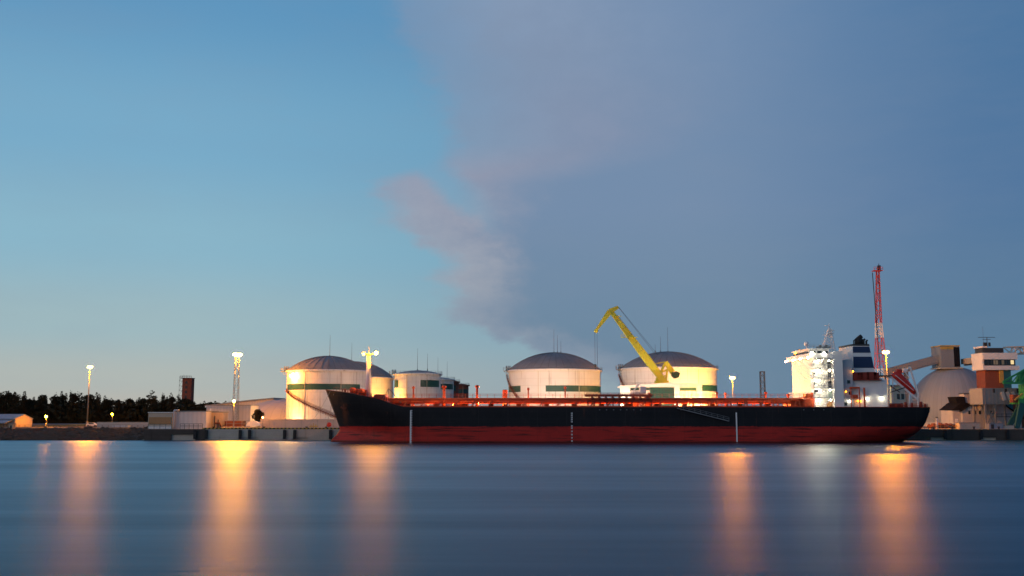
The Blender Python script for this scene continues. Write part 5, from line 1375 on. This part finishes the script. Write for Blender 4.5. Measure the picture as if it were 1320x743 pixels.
# white signal post
x = PX(1207, 339); root = empty('signal_post', (x, 339, GZ), 'thick pale post on the quay just right of the stern', 'post')
MB().tube((x, 339, GZ), (x, 339, PZ(539, 339)), .38, .34, 12).build('shaft', 'white', root); MB().tube((x, 339, PZ(539, 339)), (x, 339, PZ(537.5, 339)), .5, .2, 12).build('cap', 'dark', root)
# heap and fence
b = MB(); rr_ = random.Random(3)
x0, x1 = PX(1202, 350), PX(1232, 350)
for i in range(150):
    x = rr_.uniform(x0, x1); 
    rock(b, (x, rr_.uniform(348, 354), GZ + rr_.uniform(0, 1.6) * (1 - abs((x - (x0 + x1) / 2) / (x1 - x0)))), rr_.uniform(.4, .9))
b.build('spoil_heap', 'rust', kind='stuff', label='reddish brown heap of rubble on the quay below the dome', cat='rubble heap')
b = MB(); b.rail([(PX(1202, 337), 337, GZ), (PX(1232, 337), 337, GZ)], 1.3, 1.2, .06, (1, .6)); b.build('railing', 'ochre', origin=(PX(1202, 337), 337, GZ), label='ochre railing on the quay between the stern and the gabled house', cat='railing')
# hut behind the stern
Y = 341; x0, x1 = PX(1150, Y), PX(1168, Y); rt = empty('quay_cabin', ((x0 + x1) / 2, Y, GZ), 'pale green cabin seen under the lifeboat frame', 'cabin')
MB().box(x0, x1, Y, Y + 6, GZ, PZ(498, Y)).build('wall', 'green_pale', rt); MB().box(x0 - .3, x1 + .3, Y - .3, Y + 6.3, PZ(498, Y) + .003, PZ(496.5, Y)).build('roof', 'teal', rt)
for px in (1159, 1164.5): MB().box(PX(px, Y) - .5, PX(px, Y) + .5, Y - .05, Y - .003, PZ(515, Y), PZ(508, Y)).build('window', 'glass', rt)
# green portal crane at the right border
Y = 340; gc = empty('portal_crane', (PX(1330, Y), Y, GZ), 'green harbour portal crane with teal legs at the right border', 'crane')
b = MB()
for y in (Y + 1, Y + 4):
    lo = [P(px, 494, y) for px in (1293, 1304, 1315, 1326, 1340, 1356)]
    hi = [P(px, py, y) for px, py in ((1293, 492.5), (1304, 486), (1315, 480), (1326, 473.5), (1340, 466), (1356, 458))]
    for (a, c) in zip(lo, lo[1:]): b.bar(a, c, .7)
    for (a, c) in zip(hi, hi[1:]): b.bar(a, c, .55)
    for k in range(6): b.bar(lo[k], hi[k], .3)
    for k in range(5): b.bar(lo[k], hi[k + 1], .28)
for k in range(6): b.bar(lo[k] - Vector((0, 3, 0)), lo[k], .3)
b.build('boom_truss', 'green_crane', gc)
b = MB(); b.prism([(PX(1316, Y), PZ(493, Y)), (PX(1352, Y), PZ(493, Y)), (PX(1352, Y), PZ(464, Y)), (PX(1322, Y), PZ(480, Y))], 'y', Y + 2, Y + 3.2); b.build('counter_jib', 'green_crane', gc)
for y in (Y, Y + 6): 
    b = MB(); tapered(b, (PX(1309, Y), y, GZ), P(1318, 520, y), .7, 1.1, .5, .5); b.build('leg', 'teal_crane', gc)
    b = MB(); tapered(b, (PX(1352, Y), y, GZ), P(1344, 520, y), .7, 1.1, .5, .5); b.build('leg', 'teal_crane', gc)
b = MB().box(PX(1314, Y), PX(1350, Y), Y - .4, Y + 6.4, PZ(521, Y), PZ(514, Y)).build('portal_beam', 'green_crane', gc)
b = MB().box(PX(1326, Y), PX(1350, Y), Y + .5, Y + 6, PZ(513.9, Y), PZ(495.1, Y)).build('machine_house', 'green_crane', gc)
b = MB().bar(P(1308, 516, Y), P(1318, 508, Y), .5).build('strut', 'mustard', gc)
b = MB().box(PX(1308, Y), PX(1314.5, Y), Y + .5, Y + 3, PZ(519, Y), PZ(509, Y)).build('cabin', 'rust', gc)
# dark quay sheds farther right, behind everything
root = empty('quay_shed', (PX(1375, 385), 385, GZ), 'dark brown shed behind the hopper house', 'shed')
MB().box(PX(1295, 380), PX(1460, 380), 380, 400, GZ, PZ(512, 380)).build('wall', 'rust', root); MB().box(PX(1294, 380), PX(1461, 380), 379.5, 400.5, PZ(512, 380) + .003, PZ(511, 380)).build('roof', 'roof_tar', root)

# ------------------------------------------------------------------ render settings
sc.render.engine = 'CYCLES'
sc.cycles.use_denoising = True
try: sc.cycles.denoiser = 'OPENIMAGEDENOISE'; sc.cycles.denoising_input_passes = 'RGB_ALBEDO'
except Exception: pass
sc.cycles.use_adaptive_sampling = True; sc.cycles.adaptive_threshold = .01
sc.cycles.max_bounces = 6; sc.cycles.diffuse_bounces = 2; sc.cycles.glossy_bounces = 3; sc.cycles.transmission_bounces = 2; sc.cycles.volume_bounces = 0
sc.cycles.sample_clamp_indirect = 4.0
sc.cycles.caustics_reflective = False; sc.cycles.caustics_refractive = False
sc.cycles.use_light_tree = True
sc.view_settings.view_transform = 'Standard'; sc.view_settings.look = 'None'
sc.view_settings.exposure = 0; sc.view_settings.gamma = 1; sc.view_settings.use_curve_mapping = False
